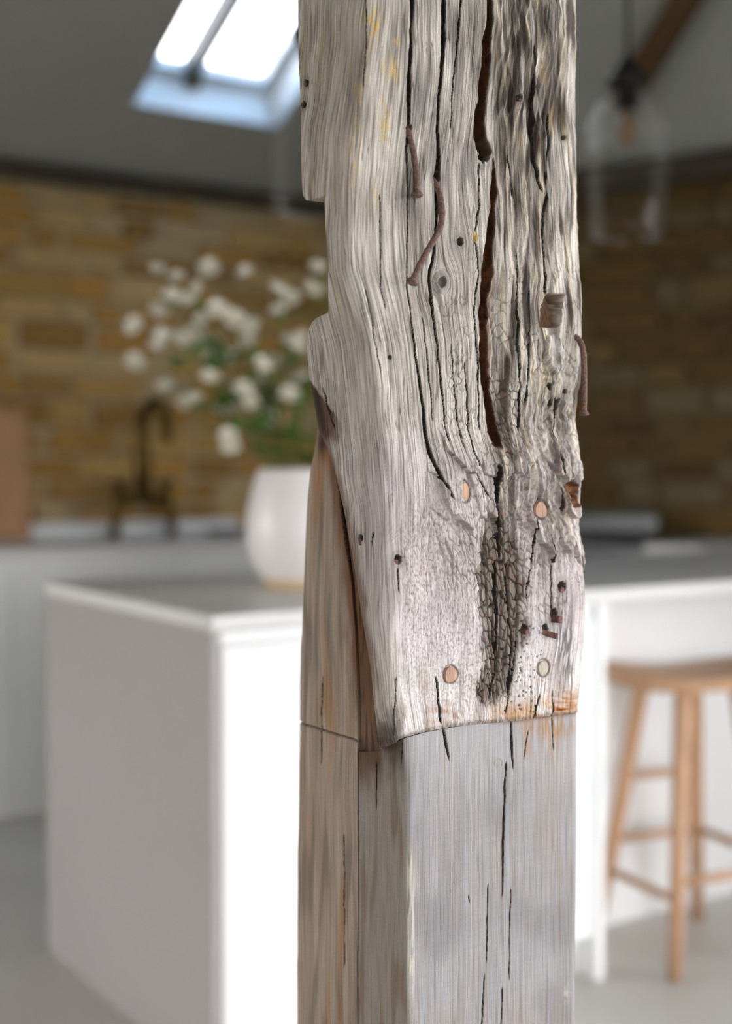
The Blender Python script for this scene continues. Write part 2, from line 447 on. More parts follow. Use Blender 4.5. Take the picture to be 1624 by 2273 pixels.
for i in range(5):
    cabinet(A, YAW, EX, xs[i], xs[i + 1], YF, -0.2, nm[i], 'base cabinets along the left stone wall')
w1 = MB().box((-3.64, YF - 0.02, 0.87), (-0.64, -0.2, 0.9), 0.003).build('back_worktop', M_worktop); w1.location = A; w1.rotation_euler.z = YAW
tag(w1, 'pale grey worktop along the stone wall, carrying the brass tap', 'worktop')
lg = MB().box((-3.64, -0.198, 0.0), (-0.64, -0.032, 0.955), 0.004).build('boxed_ledge', M_white); lg.location = A; lg.rotation_euler.z = YAW
tag(lg, 'low white ledge running along the foot of the stone wall', 'ledge')
# right run
YR = -0.5
nmr = {0: 'white base cabinet in the corner behind the post', 1: 'white base cabinet just left of the black range cooker', 3: 'narrow white base cabinet right of the black range cooker'}
xr_ = [0.12, 0.55, 0.97, 1.7, 1.93]
for i in (0, 1, 3):
    cabinet(A, YAW_R, RX, xr_[i], xr_[i + 1], YR, -0.033, nmr[i], 'base cabinets along the right stone wall')
for a, b, lb in ((0.12, 0.965, 'grey worktop in the corner behind the post'), (1.705, 1.93, 'short grey worktop right of the range cooker under the stone wall')):
    o = MB().box((a, YR - 0.02, 0.87), (b, -0.033, 0.9), 0.003).build('side_worktop', M_worktop); o.location = A; o.rotation_euler.z = YAW_R
    tag(o, lb, 'worktop')
rc = empty('range_cooker', A + RX * 0.972, YAW_R, 'black range cooker against the shaded stone wall', 'cooker')
W_ = 0.726
MB().box((0, YR + 0.02, 0.05), (W_, -0.035, 0.86), 0.006).build('body', M_black, rc)
MB().box((-0.0, YR - 0.01, 0.862), (W_, -0.035, 0.9), 0.006).build('hob_top', M_black, rc)
for i in range(2):
    d = MB().box((0.02 + i * 0.35, YR - 0.008, 0.16), (0.355 + i * 0.35, YR + 0.019, 0.74), 0.006).build('oven_door', M_black, rc)
    MB().tube([(0.06 + i * 0.35, YR - 0.045, 0.70), (0.315 + i * 0.35, YR - 0.045, 0.70)], 0.009, 10).tube([(0.08 + i * .35, YR - .045, .70), (0.08 + i * .35, YR - .006, .70)], .006, 8).tube([(0.295 + i * .35, YR - .045, .70), (0.295 + i * .35, YR - .006, .70)], .006, 8).build('door_handle', M_steel, d)
for i in range(5):
    MB().tube([(0.11 + i * 0.126, YR + 0.022, 0.80), (0.11 + i * 0.126, YR - 0.02, 0.80)], 0.02, 14).build('control_knob', M_steel, rc)
for sx in (0.05, W_ - 0.05):
    for sy in (YR + 0.07, -0.09):
        MB().tube([(sx, sy, 0.0), (sx, sy, 0.052)], 0.02, 10).build('foot', M_black, rc)
# steel appliance
ap = empty('toaster', A + RX * 1.46 + RY * -0.24 + Vector((0, 0, 0.9)), YAW_R + math.radians(30), 'low brushed steel toaster with a black slot on the range cooker', 'toaster')
MB().box((-0.17, -0.09, 0.008), (0.17, 0.09, 0.105), 0.02).build('body', M_steel, ap, True)
MB().box((-0.13, -0.096, 0.03), (0.13, -0.088, 0.062), 0.003).build('front_slot', M_black, ap)
for sx in (-.13, .13):
    for sy in (-.06, .06): MB().tube([(sx, sy, 0), (sx, sy, .012)], .012, 10).build('foot', M_black, ap)
MB().box((-0.11, -0.02, 0.103), (0.11, 0.02, 0.107), 0.001).build('bread_slot', M_black, ap)

# ------------------------------------------------------------------ tap, board, tray on the back worktop
bp = at(318, 1188, 5.33); bp.z = 0.9
tap = empty('bridge_tap', bp, YAW, 'aged brass bridge tap with tall swan neck on the back worktop', 'tap')
for s in (-1, 1):
    lgm = MB()
    lgm.lathe([(0.027, 0), (0.027, 0.012), (0.018, 0.02)], 16, (s * 0.125, 0, 0))
    lgm.tube([(s * 0.125, 0, 0.015), (s * 0.115, 0, 0.07), (s * 0.098, 0, 0.13), (s * 0.095, 0, 0.19)], [0.022, 0.021, 0.024, 0.022], 12)
    lo = lgm.build('leg', M_brass, tap, True)
    MB().tube([(s * 0.095, 0, 0.185), (s * 0.095, 0, 0.222)], [0.014, 0.02], 12).tube([(s * 0.06, 0, 0.216), (s * 0.135, 0, 0.216)], 0.008, 8).tube([(s * .095, -.036, .216), (s * .095, .036, .216)], .008, 8).build('cross_handle', M_brass, lo, True)
MB().tube([(-0.1, 0, 0.135), (-0.03, 0, 0.15), (0.03, 0, 0.15), (0.1, 0, 0.135)], [0.02, 0.027, 0.027, 0.02], 12).build('bridge', M_brass, tap, True)
sw = [(0, 0, 0.14), (0, 0, 0.30), (0, 0, 0.42)] + [(0, -0.11 + 0.11 * math.cos(t), 0.42 + 0.11 * math.sin(t)) for t in [i * math.pi / 10 for i in range(1, 11)]] + [(0, -0.22, 0.37)]
MB().tube(sw, [0.036, 0.03] + [0.023] * (len(sw) - 2), 12).build('spout', M_brass, tap, True)

bb = at(8, 1196, 5.1); bb.z = 0.9
cb = empty('chopping_board', bb, YAW, 'reddish brown wooden chopping board leaning at the left edge', 'chopping board')
Mt = Matrix.Rotation(math.radians(-7), 4, 'X')
MB().box((-0.16, -0.012, 0), (0.11, 0.012, 0.50), 0.01, Mt).build('blade', M_board, cb)
MB().box((-0.06, -0.012, 0.50), (0.01, 0.012, 0.60), 0.01, Mt).build('handle', M_board, cb)
tb = at(505, 1184, 5.45); tb.z = 0.9
tr = empty('tray', tb, YAW, 'low dark grey tray on the back worktop left of the vase', 'tray')
MB().lathe([(0.07, 0), (0.085, 0.006), (0.09, 0.022), (0.084, 0.022), (0.078, 0.01), (0.0005, 0.008)], 24).build('dish', simple('grey_stoneware', (104, 104, 102), .6), tr, True)
# ------------------------------------------------------------------ oak post
def _hash(ix, iy, seed):
    h = (ix.astype(np.int64) * 374761393 + iy.astype(np.int64) * 668265263 + seed * 974634777) & 0xFFFFFFFF
    h = ((h ^ (h >> 13)) * 1274126177) & 0xFFFFFFFF
    return (h ^ (h >> 16)) & 0xFFFFFFFF
def pn(x, y, seed=0):
    """gradient noise, about -1..1"""
    x, y = np.broadcast_arrays(np.asarray(x, float), np.asarray(y, float))
    xi, yi = np.floor(x), np.floor(y); xf, yf = x - xi, y - yi
    u, v = xf * xf * xf * (xf * (xf * 6 - 15) + 10), yf * yf * yf * (yf * (yf * 6 - 15) + 10)
    def g(ox, oy):
        a = _hash(xi + ox, yi + oy, seed) * (2 * math.pi / 4294967296.0)
        return np.cos(a) * (xf - ox) + np.sin(a) * (yf - oy)
    a, b, c, d = g(0, 0), g(1, 0), g(0, 1), g(1, 1)
    return 1.45 * ((a + (b - a) * u) * (1 - v) + (c + (d - c) * u) * v)
def fbm(x, y, seed=0, o=3, gain=0.5):
    s, a = 0.0, 1.0
    for k in range(o):
        s = s + a * pn(x * 2 ** k, y * 2 ** k, seed + 31 * k); a *= gain
    return s
def voro(x, y, seed=0, jit=0.9):
    """F1, F2-F1, cell random, dx, dy to the cell point"""
    xi, yi = np.floor(x), np.floor(y)
    f1 = np.full(x.shape, 9.0); f2 = np.full(x.shape, 9.0); cid = np.zeros(x.shape); ddx = np.zeros(x.shape); ddy = np.zeros(x.shape)
    for ox in (-1, 0, 1):
        for oy in (-1, 0, 1):
            h1 = _hash(xi + ox, yi + oy, seed) / 4294967296.0; h2 = _hash(xi + ox, yi + oy, seed + 77) / 4294967296.0
            px, py = xi + ox + 0.5 + (h1 - 0.5) * jit, yi + oy + 0.5 + (h2 - 0.5) * jit
            d = np.hypot(px - x, py - y)
            near = d < f1
            f2 = np.where(near, f1, np.minimum(f2, d))
            cid = np.where(near, (h1 * 7.31 + h2 * 3.77) % 1.0, cid)
            ddx = np.where(near, x - px, ddx); ddy = np.where(near, y - py, ddy)
            f1 = np.where(near, d, f1)
    return f1, f2 - f1, cid, ddx, ddy
def ss(a, b, x):
    t = np.clip((x - a) / (b - a), 0, 1); return t * t * (3 - 2 * t)
def blob(x, y, cx, cy, rx, ry, p=2.0):
    return np.exp(-(np.abs((x - cx) / rx) ** p + np.abs((y - cy) / ry) ** p))
def lerp3(c, target, m):
    t = np.array(srgb(*target)[:3]); return c + (t - c) * m[..., None]
def interp(y, pts):
    p = np.array(pts, float); return np.interp(y, p[:, 0], p[:, 1])

NR2, NL2 = np.array([EX.y, -EX.x]), np.array([-EX.x, -EX.y])         # outward normals of the right / left face
C0 = np.array([float(ray(905, 1900)[0]) * 1.15, 1.15])
XC_UP = [(-6000, 806), (0, 806), (90, 801), (180, 793), (260, 783), (330, 773), (420, 767), (520, 766), (600, 772), (680, 792), (760, 812), (860, 826), (960, 834), (1060, 842), (1160, 850), (1260, 852), (1360, 852), (1460, 858), (1560, 866), (1640, 880), (1700, 880)]
XL_UP = [(-6000, 660), (0, 660), (90, 661), (170, 662), (250, 666), (330, 668), (400, 668), (455, 670), (478, 673), (489, 679), (493.5, 690), (494, 719), (560, 722), (640, 727), (715, 729), (722, 726), (724, 716), (727, 702), (734, 692), (748, 684), (770, 681), (800, 682), (845, 686), (880, 693), (920, 701), (955, 706), (975, 716), (1000, 728), (1060, 747), (1150, 768), (1250, 787), (1350, 805), (1450, 823), (1550, 834), (1640, 842), (1700, 843)]
XR_UP = [(-6000, 1277), (0, 1277), (100, 1279), (180, 1276), (350, 1279), (470, 1279), (560, 1283), (680, 1288), (800, 1291), (850, 1288), (868, 1283), (900, 1280), (930, 1276), (1000, 1286), (1060, 1288), (1110, 1281), (1160, 1282), (1210, 1286), (1260, 1292), (1310, 1297), (1370, 1296), (1440, 1291), (1520, 1285), (1570, 1279), (1640, 1279)]
XR_BS = [(1500, 1278), (1800, 1278), (2000, 1277), (2150, 1275), (2273, 1275), (5000, 1275)]
XL_TG = [(800, 716), (940, 708), (965, 703), (1000, 698), (1040, 690), (1100, 683), (1160, 679), (1280, 675), (1400, 671), (1440, 667), (1520, 665), (1610, 666), (1700, 664), (1840, 663), (1900, 661), (2120, 660), (2140, 659), (2273, 660), (5000, 660)]
SEAM = [(800, 726), (960, 733), (1000, 741), (1100, 757), (1200, 771), (1300, 784), (1400, 791), (1500, 796), (1600, 797), (2273, 795), (5000, 795)]
JOINT = [(820, 1668), (845, 1664), (868, 1652), (900, 1638), (950, 1624), (1000, 1615), (1060, 1607), (1100, 1604), (1150, 1599), (1200, 1593), (1240, 1588), (1280, 1583), (1310, 1583)]

def y_right(x, y, off):
    dx, _ = ray(x, y); return (C0 @ NR2 + off) / (dx * NR2[0] + NR2[1])
def y_left(x, y, xc, off):
    dxc, _ = ray(xc, y); Yc = (C0 @ NR2 + off) / (dxc * NR2[0] + NR2[1])
    q = dxc * Yc * NL2[0] + Yc * NL2[1]
    dx, _ = ray(x, y); return q / (dx * NL2[0] + NL2[1])
def smax(a, b, k):
    h = np.maximum(k - np.abs(a - b), 0) / k
    return np.maximum(a, b) + h * h * k * 0.25
POST_BASE = Vector((0.11, 1.26, 0.0))

def wood_mat(name, streak=0.35, line=0.4, bump=0.5, fs=1.0):
    m, nt, b = mat_new(name)
    N, L_ = nt.nodes.new, nt.links.new
    at_ = N('ShaderNodeAttribute'); at_.attribute_name = 'Col'
    fl_ = N('ShaderNodeAttribute'); fl_.attribute_name = 'Flow'
    def noise(sx, sy, det=2, dist=0.3):
        mp = N('ShaderNodeMapping'); mp.inputs['Scale'].default_value = (sx * fs, sy, 1)
        L_(fl_.outputs['Vector'], mp.inputs['Vector'])
        n = N('ShaderNodeTexNoise'); n.inputs['Scale'].default_value = 1.0; n.inputs['Detail'].default_value = det; n.inputs['Distortion'].default_value = dist
        L_(mp.outputs[0], n.inputs['Vector']); return n
    def rng_(n, a0, a1, t0, t1):
        r = N('ShaderNodeMapRange'); r.inputs['From Min'].default_value = a0; r.inputs['From Max'].default_value = a1
        r.inputs['To Min'].default_value = t0; r.inputs['To Max'].default_value = t1; L_(n.outputs['Fac'], r.inputs['Value']); return r
    n1 = noise(0.30, 0.010); n2 = noise(0.20, 0.0055, 2); n3 = noise(0.55, 0.30, 2, 0.0); n4 = noise(0.62, 0.009, 1, 0.2)
    r1 = rng_(n1, 0.32, 0.68, 1 - streak, 1 + streak * 0.75)
    r2 = rng_(n2, 0.36, 0.46, 1 - line, 1.0)                     # thin dark grain lines
    r3 = rng_(n3, 0.3, 0.7, 0.85, 1.13)
    r4 = rng_(n4, 0.36, 0.60, 1 - streak * 0.8, 1.05)
    mu = None
    for r in (r1, r2, r3, r4):
        if mu is None: mu = r; continue
        q_ = N('ShaderNodeMath'); q_.operation = 'MULTIPLY'; L_(mu.outputs[0], q_.inputs[0]); L_(r.outputs[0], q_.inputs[1]); mu = q_
    sm = N('ShaderNodeMix'); sm.data_type = 'FLOAT'; sm.inputs['A'].default_value = 0.93
    L_(at_.outputs['Alpha'], sm.inputs['Factor']); L_(mu.outputs[0], sm.inputs['B'])
    mx = N('ShaderNodeVectorMath'); mx.operation = 'SCALE'
    L_(at_.outputs['Color'], mx.inputs[0]); L_(sm.outputs['Result'], mx.inputs['Scale'])
    L_(mx.outputs[0], b.inputs['Base Color'])
    b.inputs['Roughness'].default_value = 0.88
    b.inputs['Specular IOR Level'].default_value = 0.2
    ad = N('ShaderNodeMath'); ad.operation = 'ADD'; L_(r2.outputs[0], ad.inputs[0]); L_(r1.outputs[0], ad.inputs[1])
    ad2 = N('ShaderNodeMath'); ad2.operation = 'ADD'; L_(ad.outputs[0], ad2.inputs[0]); L_(r3.outputs[0], ad2.inputs[1])
    bp_ = N('ShaderNodeBump'); bp_.inputs['Strength'].default_value = bump; bp_.inputs['Distance'].default_value = 0.0008
    L_(ad2.outputs[0], bp_.inputs['Height']); L_(bp_.outputs[0], b.inputs['Normal'])
    return m
M_old = wood_mat('weathered_old_oak', 0.27, 0.46, 0.8, 1.25)
M_new = wood_mat('sawn_silvered_oak', 0.12, 0.16, 0.4, 1.9)
M_tongue = wood_mat('stained_scarf_oak', 0.12, 0.16, 0.35, 1.5)

def grid_object(name, P, colr, mat, parent, flow, wrap=True, gain=1.0, alpha=None):
    """P rows x cols x 3, closed around when wrap"""
    nr, nc = P.shape[:2]
    me = bpy.data.meshes.new(name)
    V = (P - np.array(POST_BASE)).reshape(-1, 3).astype(np.float32)
    cc = nc if wrap else nc - 1
    r, c = np.meshgrid(np.arange(nr - 1), np.arange(cc), indexing='ij')
    c2 = (c + 1) % nc
    q = np.stack([r * nc + c, r * nc + c2, (r + 1) * nc + c2, (r + 1) * nc + c], -1).reshape(-1, 4)
    if CULL:
        a, b_, c_, d_ = (V[q[:, i]] for i in range(4))
        ar = np.linalg.norm(np.cross(c_ - a, d_ - b_), axis=1)
        q = q[ar > 1e-10]
    nf = len(q)
    me.vertices.add(len(V)); me.vertices.foreach_set('co', V.ravel())
    me.loops.add(nf * 4); me.loops.foreach_set('vertex_index', q.ravel().astype(np.int32))
    me.polygons.add(nf); me.polygons.foreach_set('loop_start', np.arange(0, nf * 4, 4, dtype=np.int32))
    me.polygons.foreach_set('use_smooth', np.ones(nf, dtype=bool))
    me.update(calc_edges=True)
    ca = me.color_attributes.new('Col', 'FLOAT_COLOR', 'POINT')
    rgba = np.ones((len(V), 4), np.float32); rgba[:, :3] = np.clip(colr.reshape(-1, 3) * gain, 0.004, 0.95)
    if alpha is not None: rgba[:, 3] = alpha.reshape(-1)
    ca.data.foreach_set('color', rgba.ravel())
    fa = me.attributes.new('Flow', 'FLOAT_VECTOR', 'POINT')
    fv = np.zeros((len(V), 3), np.float32); fv[:, :2] = flow.reshape(-1, 2); fa.data.foreach_set('vector', fv.ravel())
    me.materials.append(mat)
    o = bpy.data.objects.new(name, me); col.objects.link(o); o.parent = parent
    return o
CULL = True

def window(x, y, x0, x1, y0, y1):
    """index window of the grid that covers the given patch"""
    m = (x >= x0) & (x <= x1) & (y >= y0) & (y <= y1)
    r = np.flatnonzero(m.any(1)); q_ = np.flatnonzero(m.any(0))
    if not len(r): return None
    return (slice(r[0], r[-1] + 1), slice(q_[0], q_[-1] + 1))
def crack(h, c, x, y, pts, colr=(36, 28, 22), jit=1.5, seed=0, edge=0.0):
    """pts: (y, x, half width px, depth m) ; carves h, tints the inside"""
    p = np.array(pts, float)
    y0, y1 = p[0, 0], p[-1, 0]
    W = window(x, y, p[:, 1].min() - 45, p[:, 1].max() + 45, y0 - 4, y1 + 4)
    if W is None: return h, c
    x, y = x[W], y[W]
    cx = np.interp(y, p[:, 0], p[:, 1]) + jit * pn(y / 26.0, 0 * y + seed * 3.3, seed) + 0.3 * jit * pn(y / 9.0, 0 * y + seed, seed + 5)
    hw = np.maximum(np.interp(y, p[:, 0], p[:, 2]), 1.15) * (1 + 0.28 * pn(y / 34.0, 0 * y + 9.1 + seed, seed + 9))
    dp = np.interp(y, p[:, 0], p[:, 3])
    endf = ss(y0 - 3, y0 + 8, y) * (1 - ss(y1 - 14, y1 + 3, y))
    if y0 < -20: endf = 1 - ss(y1 - 14, y1 + 3, y)
    hw = np.maximum(hw * (0.35 + 0.65 * endf), 0.3)
    d = np.abs(x - cx) / hw
    m = ss(1.15, 0.62, d) * endf
    h[W] = h[W] - np.minimum(2.0 * dp, 3.2 * hw * 0.00039) * m
    if edge: h[W] = h[W] + edge * blob(d, 0 * d, 1.6, 0, 0.6, 1) * endf
    mc = ss(1.4, 0.95, d) * endf
    c[W] = lerp3(c[W], colr, np.clip(mc * 1.1, 0, 1))  # dark wood and dirt, plus crack shade painted past the carved edge
    return h, c

# ---- the upper, old timber
def mottle_mask(x, y):
    return np.clip(blob(x, y, 950, 1270, 95, 150, 4) + blob(x, y, 1030, 1180, 70, 120, 4) + .8 * blob(x, y, 1115, 1330, 70, 240, 4) + .6 * blob(x, y, 1215, 1180, 80, 260, 4) + .6 * blob(x, y, 1000, 1480, 130, 100, 4), 0, 1)
def upper_fields(x, y, xc, xr, side):
    """height (m, outward) and albedo over the timber; side: 0 front grid, 1 hidden right side"""
    f = (x - xc) / (xr - xc)
    u = np.where(f > 0, f * 425.0, (x - xc) * 1.7)
    lf = ss(0.02, -0.06, f)                                     # left face
    # grain bends round knots and drifts
    u = u + 9 * pn(u / 140, y / 330, 3) + 2.0 * pn(u / 55, y / 160, 4) * ss(300, 900, y)
    for kx, ky, ra, rb, am in ((980, 625, 34, 46, 0.75), (1022, 533, 26, 40, 0.5), (1225, 690, 46, 75, 0.5), (1075, 345, 30, 60, 0.5), (1028, 1092, 34, 60, 0.4), (1196, 1130, 30, 50, 0.5), (1270, 1100, 40, 60, 0.6)):
        u = u - (x - kx) * am * blob(x, y, kx, ky, ra, rb)
    right = ss(1085, 1110, x) * ss(1300, 1150, y)               # deeply ridged half
    low = ss(880, 1080, y)
    knob = np.clip(blob(x, y, 1235, 900, 60, 130, 4) + blob(x, y, 1250, 1100, 50, 160, 4), 0, 1)
    flake = ss(930, 1010, x) * ss(940, 1010, y) * ss(1290, 1220, y)
    xa = interp(y, [(1000, 1085), (1150, 1095), (1250, 1112), (1350, 1118), (1430, 1112), (1500, 1098), (1570, 1080)])
    wa = interp(y, [(1100, 16), (1200, 36), (1300, 56), (1380, 50), (1450, 44), (1520, 36), (1575, 24)])
    gator = ss(1.35, 0.55, np.abs(x + 14 * pn(x / 26, y / 60, 8) - xa) / wa) * ss(1080, 1220, y) * ss(1590, 1540, y)
    gator2 = np.clip(blob(x, y, 1035, 1235, 75, 60, 4) * 0.7 + blob(x, y, 1120, 900, 30, 90, 4) * 0.9 + blob(x, y, 1110, 1060, 34, 110, 4) + 0.55 * blob(x, y, 1180, 1290, 55, 110, 4) + 0.4 * blob(x, y, 990, 1150, 80, 90, 4), 0, 1)
    smooth_low = ss(1330, 1420, y) * ss(1.0, 0.0, gator) * ss(860, 900, x)
    # ---- height
    g1, g2 = pn(u / 3.2, y / 150, 11), pn(u / 7.5, y / 240, 12)
    g3 = 1 - np.abs(pn(u / 19, y / 330, 13)) * 2
    g4 = pn(u / 48, y / 420, 14)
    amp = 1 - 0.55 * lf - 0.5 * smooth_low
    h = 0.00022 * g1 * amp + 0.00042 * g2 * amp + 0.0007 * g4 * amp
    rid = 1 - np.abs(pn(u / 15 + 0.8 * pn(x / 60, y / 90, 16), y / 210, 15)) * 2.2
    rid2 = 1 - np.abs(pn(u / 32, y / 300, 17)) * 2.0
    h = h + right * (0.0026 * rid + 0.0034 * rid2 - 0.002) * (1 - 0.55 * ss(1230, 1275, x))
    # narrow grain checks
    chk = ss(0.10, 0.0, np.abs(pn(u / 9.5, y / 190, 21))) * ss(0.0, 0.35, pn(u / 30, y / 120, 22))
    chk = chk * (0.7 - 0.45 * lf) * (1 - 0.6 * smooth_low)
    h = h - 0.0015 * chk
    # hand-hewn hollows and general unevenness
    h = h + 0.0022 * pn(x / 170, y / 210, 23) + 0.0011 * pn(x / 70, y / 90, 24) * (1 + low)
    # flakes: shingle plates whose lower tips stand proud
    uu = u + 0.0
    F1, E, cid, ddx, ddy = voro(uu / 27.0 + 0.25 * pn(x / 30, y / 60, 31), y / 95.0, 32)
    h = h + flake * (0.0075 * (ddy + 0.35) * (0.35 + cid) - 0.0006 * ss(0.10, 0.0, E))
    fl_edge = flake * ss(0.07, 0.0, E)
    # knobbly decay
    h = h + knob * (0.0035 * fbm(x / 34, y / 42, 35, 3) + 0.0012 * pn(x / 9, y / 12, 36))
    # cube-cracked decay
    wx, wy = u / 12.5 + 0.35 * pn(x / 16, y / 22, 41), y / 24.0 + 0.35 * pn(x / 16, y / 22, 42) + 0.5 * pn(u / 12, y / 200, 44)
    G1, GE, gid, _, gdy = voro(wx, wy, 43)
    fis = ss(0.16, 0.0, np.abs(pn(u / 17, y / 260, 45)))
    gm = np.clip(gator + 0.55 * gator2, 0, 1)
    gc = ss(0.20, 0.03, GE)
    h = h + gm * (-0.0018 * gc - 0.003 * fis * gator + 0.0011 * (gid - 0.5) + 0.0012 * gdy) - 0.0030 * gator
    # faint cube checks all over the old right-hand half
    wide = ss(900, 1060, x) * ss(420, 760, y) * (1 - smooth_low)
    h = h - 0.0012 * wide * gc * ss(-0.1, 0.4, pn(x / 45, y / 60, 46))
    # ---- colour
    t = np.clip(0.55 + 0.34 * g2 + 0.24 * g1 + 0.36 * g4 + 0.30 * pn(x / 60, y / 130, 51), 0, 1)
    c = np.zeros(x.shape + (3,)) + np.array(srgb(158, 148, 140)[:3])
    c = lerp3(c, (233, 225, 214), t)
    c = lerp3(c, (116, 106, 98), ss(0.1, 0.7, pn(u / 9, y / 280, 52)) * 0.6 * (1 - 0.5 * low))
    c = lerp3(c, (128, 120, 116), 0.55 * ss(880, 925, x) * ss(1075, 1040, x) * ss(760, 420, y) * ss(-.25, .4, pn(u / 20, y / 150, 50)))
    # purple-white bloom in the lower half, warmer grey up top and on the left face
    c = lerp3(c, (226, 214, 213), 0.4 * low * ss(-0.5, 0.4, pn(x / 50, y / 80, 53)) * (1 - lf))
    c = lerp3(c, (246, 242, 240), 0.8 * smooth_low * ss(-0.7, 0.3, pn(u / 26, y / 120, 54)))
    c = lerp3(c, (188, 164, 146), 0.45 * smooth_low * ss(0.1, 0.6, pn(u / 34, y / 70, 55)))
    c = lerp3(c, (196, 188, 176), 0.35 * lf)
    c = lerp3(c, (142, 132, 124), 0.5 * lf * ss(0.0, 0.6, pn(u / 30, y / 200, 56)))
    # dark grey weather streaks in the ridged half
    dk = right * ss(-0.12, 0.42, pn(u / 15, y / 150, 57) + 0.25 * pn(u / 4, y / 60, 58))
    c = lerp3(c, (76, 65, 56), 0.9 * dk)
    c = lerp3(c, (242, 228, 204), 0.7 * right * ss(0.08, 0.42, pn(u / 12, y / 180, 59)))
    for bx_, by_, rx_, ry_, st in ((1150, 90, 55, 150, .95), (1162, 240, 36, 70, .95), (1185, 330, 28, 80, .95), (1215, 310, 18, 70, .9), (1205, 430, 16, 80, .85), (1125, 120, 34, 130, .8), (1140, 420, 14, 120, .6), (1165, 700, 26, 120, .7), (1230, 120, 24, 120, .5)):
        c = lerp3(c, (64, 54, 48), st * blob(x, y, bx_, by_, rx_, ry_) * ss(-0.4, 0.2, pn(u / 9, y / 90, 60)))
    c = lerp3(c, (104, 96, 92), 0.45 * blob(x, y, 940, 250, 60, 40) * ss(-.3, .3, pn(u / 6, y / 40, 61)))
    c = lerp3(c, (112, 104, 98), 0.5 * blob(x, y, 1000, 300, 50, 60) * ss(-.3, .3, pn(u / 7, y / 60, 62)))
    # ochre lichen / old limewash patches
    oc = 0.0
    for bx_, by_, rx_, ry_, st in ((830, 62, 15, 32, 1.0), (822, 38, 18, 24, .6), (862, 150, 16, 26, .9), (878, 165, 12, 22, .6), (852, 265, 10, 45, .8), (853, 300, 9, 30, .7), (786, 350, 12, 70, .7), (795, 230, 14, 60, .45), (830, 440, 14, 30, .6), (812, 130, 9, 60, .4), (880, 95, 9, 14, .7)):
        oc = oc + st * blob(x, y, bx_, by_, rx_, ry_)
    oc = np.clip(oc, 0, 1) * ss(-0.35, 0.25, fbm(u / 9, y / 26, 63, 3))
    c = lerp3(c, (226, 190, 112), 0.85 * oc)
    c = lerp3(c, (206, 176, 128), 0.35 * right * ss(0.25, 0.6, pn(u / 13, y / 110, 64)) * ss(700, 300, y))
    c = lerp3(c, (196, 172, 130), 0.6 * lf * ss(0.2, 0.5, pn(u / 5, y / 260, 65)) * ss(900, 600, y))
    # grey-brown cube-cracked wood
    c = lerp3(c, (118, 104, 92), np.clip(0.9 * gator + 0.3 * gator2, 0, .88) * (0.75 + 0.35 * gid))
    c = lerp3(c, (54, 47, 42), gm * gc * 0.8)
    c = lerp3(c, (52, 48, 44), gator * fis * 0.8)
    c = lerp3(c, (78, 68, 60), wide * gc * 0.5 * ss(-0.2, 0.3, pn(x / 45, y / 60, 46)))
    c = lerp3(c, (78, 68, 62), chk * 0.75)
    c = lerp3(c, (80, 66, 56), fl_edge * 0.65)
    c = lerp3(c, (138, 124, 106), 0.5 * knob * ss(-.1, .5, fbm(x / 16, y / 24, 66, 3)))
    # rusty flecks, brown hewn smear
    fk = ss(0.55, 0.75, fbm(x / 10, y / 16, 67, 2)) * ss(960, 1020, x) * ss(700, 900, y)
    c = lerp3(c, (170, 104, 66), fk * 0.5)
    c = lerp3(c, (150, 122, 104), 0.65 * blob(x, y, 905, 1185, 52, 26) * ss(-.5, .3, pn((x + y) / 6, (x - y) / 40, 68)))
    c = lerp3(c, (168, 144, 128), 0.5 * blob(x, y, 960, 1270, 90, 50) * ss(-.3, .5, pn(x / 5, y / 9, 69)))
    pk = ss(0.25, 0.7, pn(x / 4.2, y / 7, 70)) * ss(900, 960, x + 0.15 * y - 150) * low * (1 - gm) * 0.35
    c = lerp3(c, (150, 128, 118), pk); h = h - 0.0005 * pk
    mo = mottle_mask(x, y) * (1 - np.clip(1.6 * gator + .5 * gator2, 0, 1)) * ss(880, 900, x)
    c = lerp3(c, (212, 202, 202), .4 * mo)
    c = lerp3(c, (146, 126, 118), .85 * mo * ss(-.1, .6, fbm(x / 5, y / 8, 95, 3)))
    c = lerp3(c, (238, 230, 229), .6 * mo * ss(.1, .6, fbm(x / 12, y / 22, 96, 3)))
    h = h + mo * (.0007 * fbm(x / 9, y / 13, 97, 3) - .0008 * ss(.12, 0., np.abs(pn(x / 22, y / 40, 98))) * ss(0, .4, pn(x / 60, y / 60, 99)))
    c = lerp3(c, (204, 193, 199), .3 * low * ss(1.0, .3, right) * ss(1520, 1400, y) * (1 - gm))
    # dark weather on the far right low edge
    c = lerp3(c, (74, 66, 60), 0.75 * np.clip(blob(x, y, 1262, 1460, 16, 90, 3) + blob(x, y, 1240, 1420, 16, 60), 0, 1) * ss(-.25, .2, pn(u / 5, y / 50, 71)))
    # stains along the joint
    yj = interp(x, JOINT); dj = yj - y
    c = lerp3(c, (206, 158, 108), 0.75 * ss(75, 5, dj) * ss(1060, 1120, x) * ss(-.6, .2, pn(x / 40, y / 30, 72)))
    c = lerp3(c, (158, 98, 52), 0.8 * (blob(x, y, 1262, 1560, 34, 26) + blob(x, y, 1240, 1575, 20, 9)) * ss(-.5, .2, pn(x / 30, y / 7, 73)))
    c = lerp3(c, (176, 122, 84), 0.6 * blob(x, y, 990, 1585, 50, 22) * ss(-.3, .3, pn(x / 14, y / 16, 74)))
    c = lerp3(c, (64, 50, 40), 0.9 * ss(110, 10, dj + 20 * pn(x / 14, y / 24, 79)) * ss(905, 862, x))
    c = lerp3(c, (120, 98, 80), 0.6 * ss(14, 2, dj))
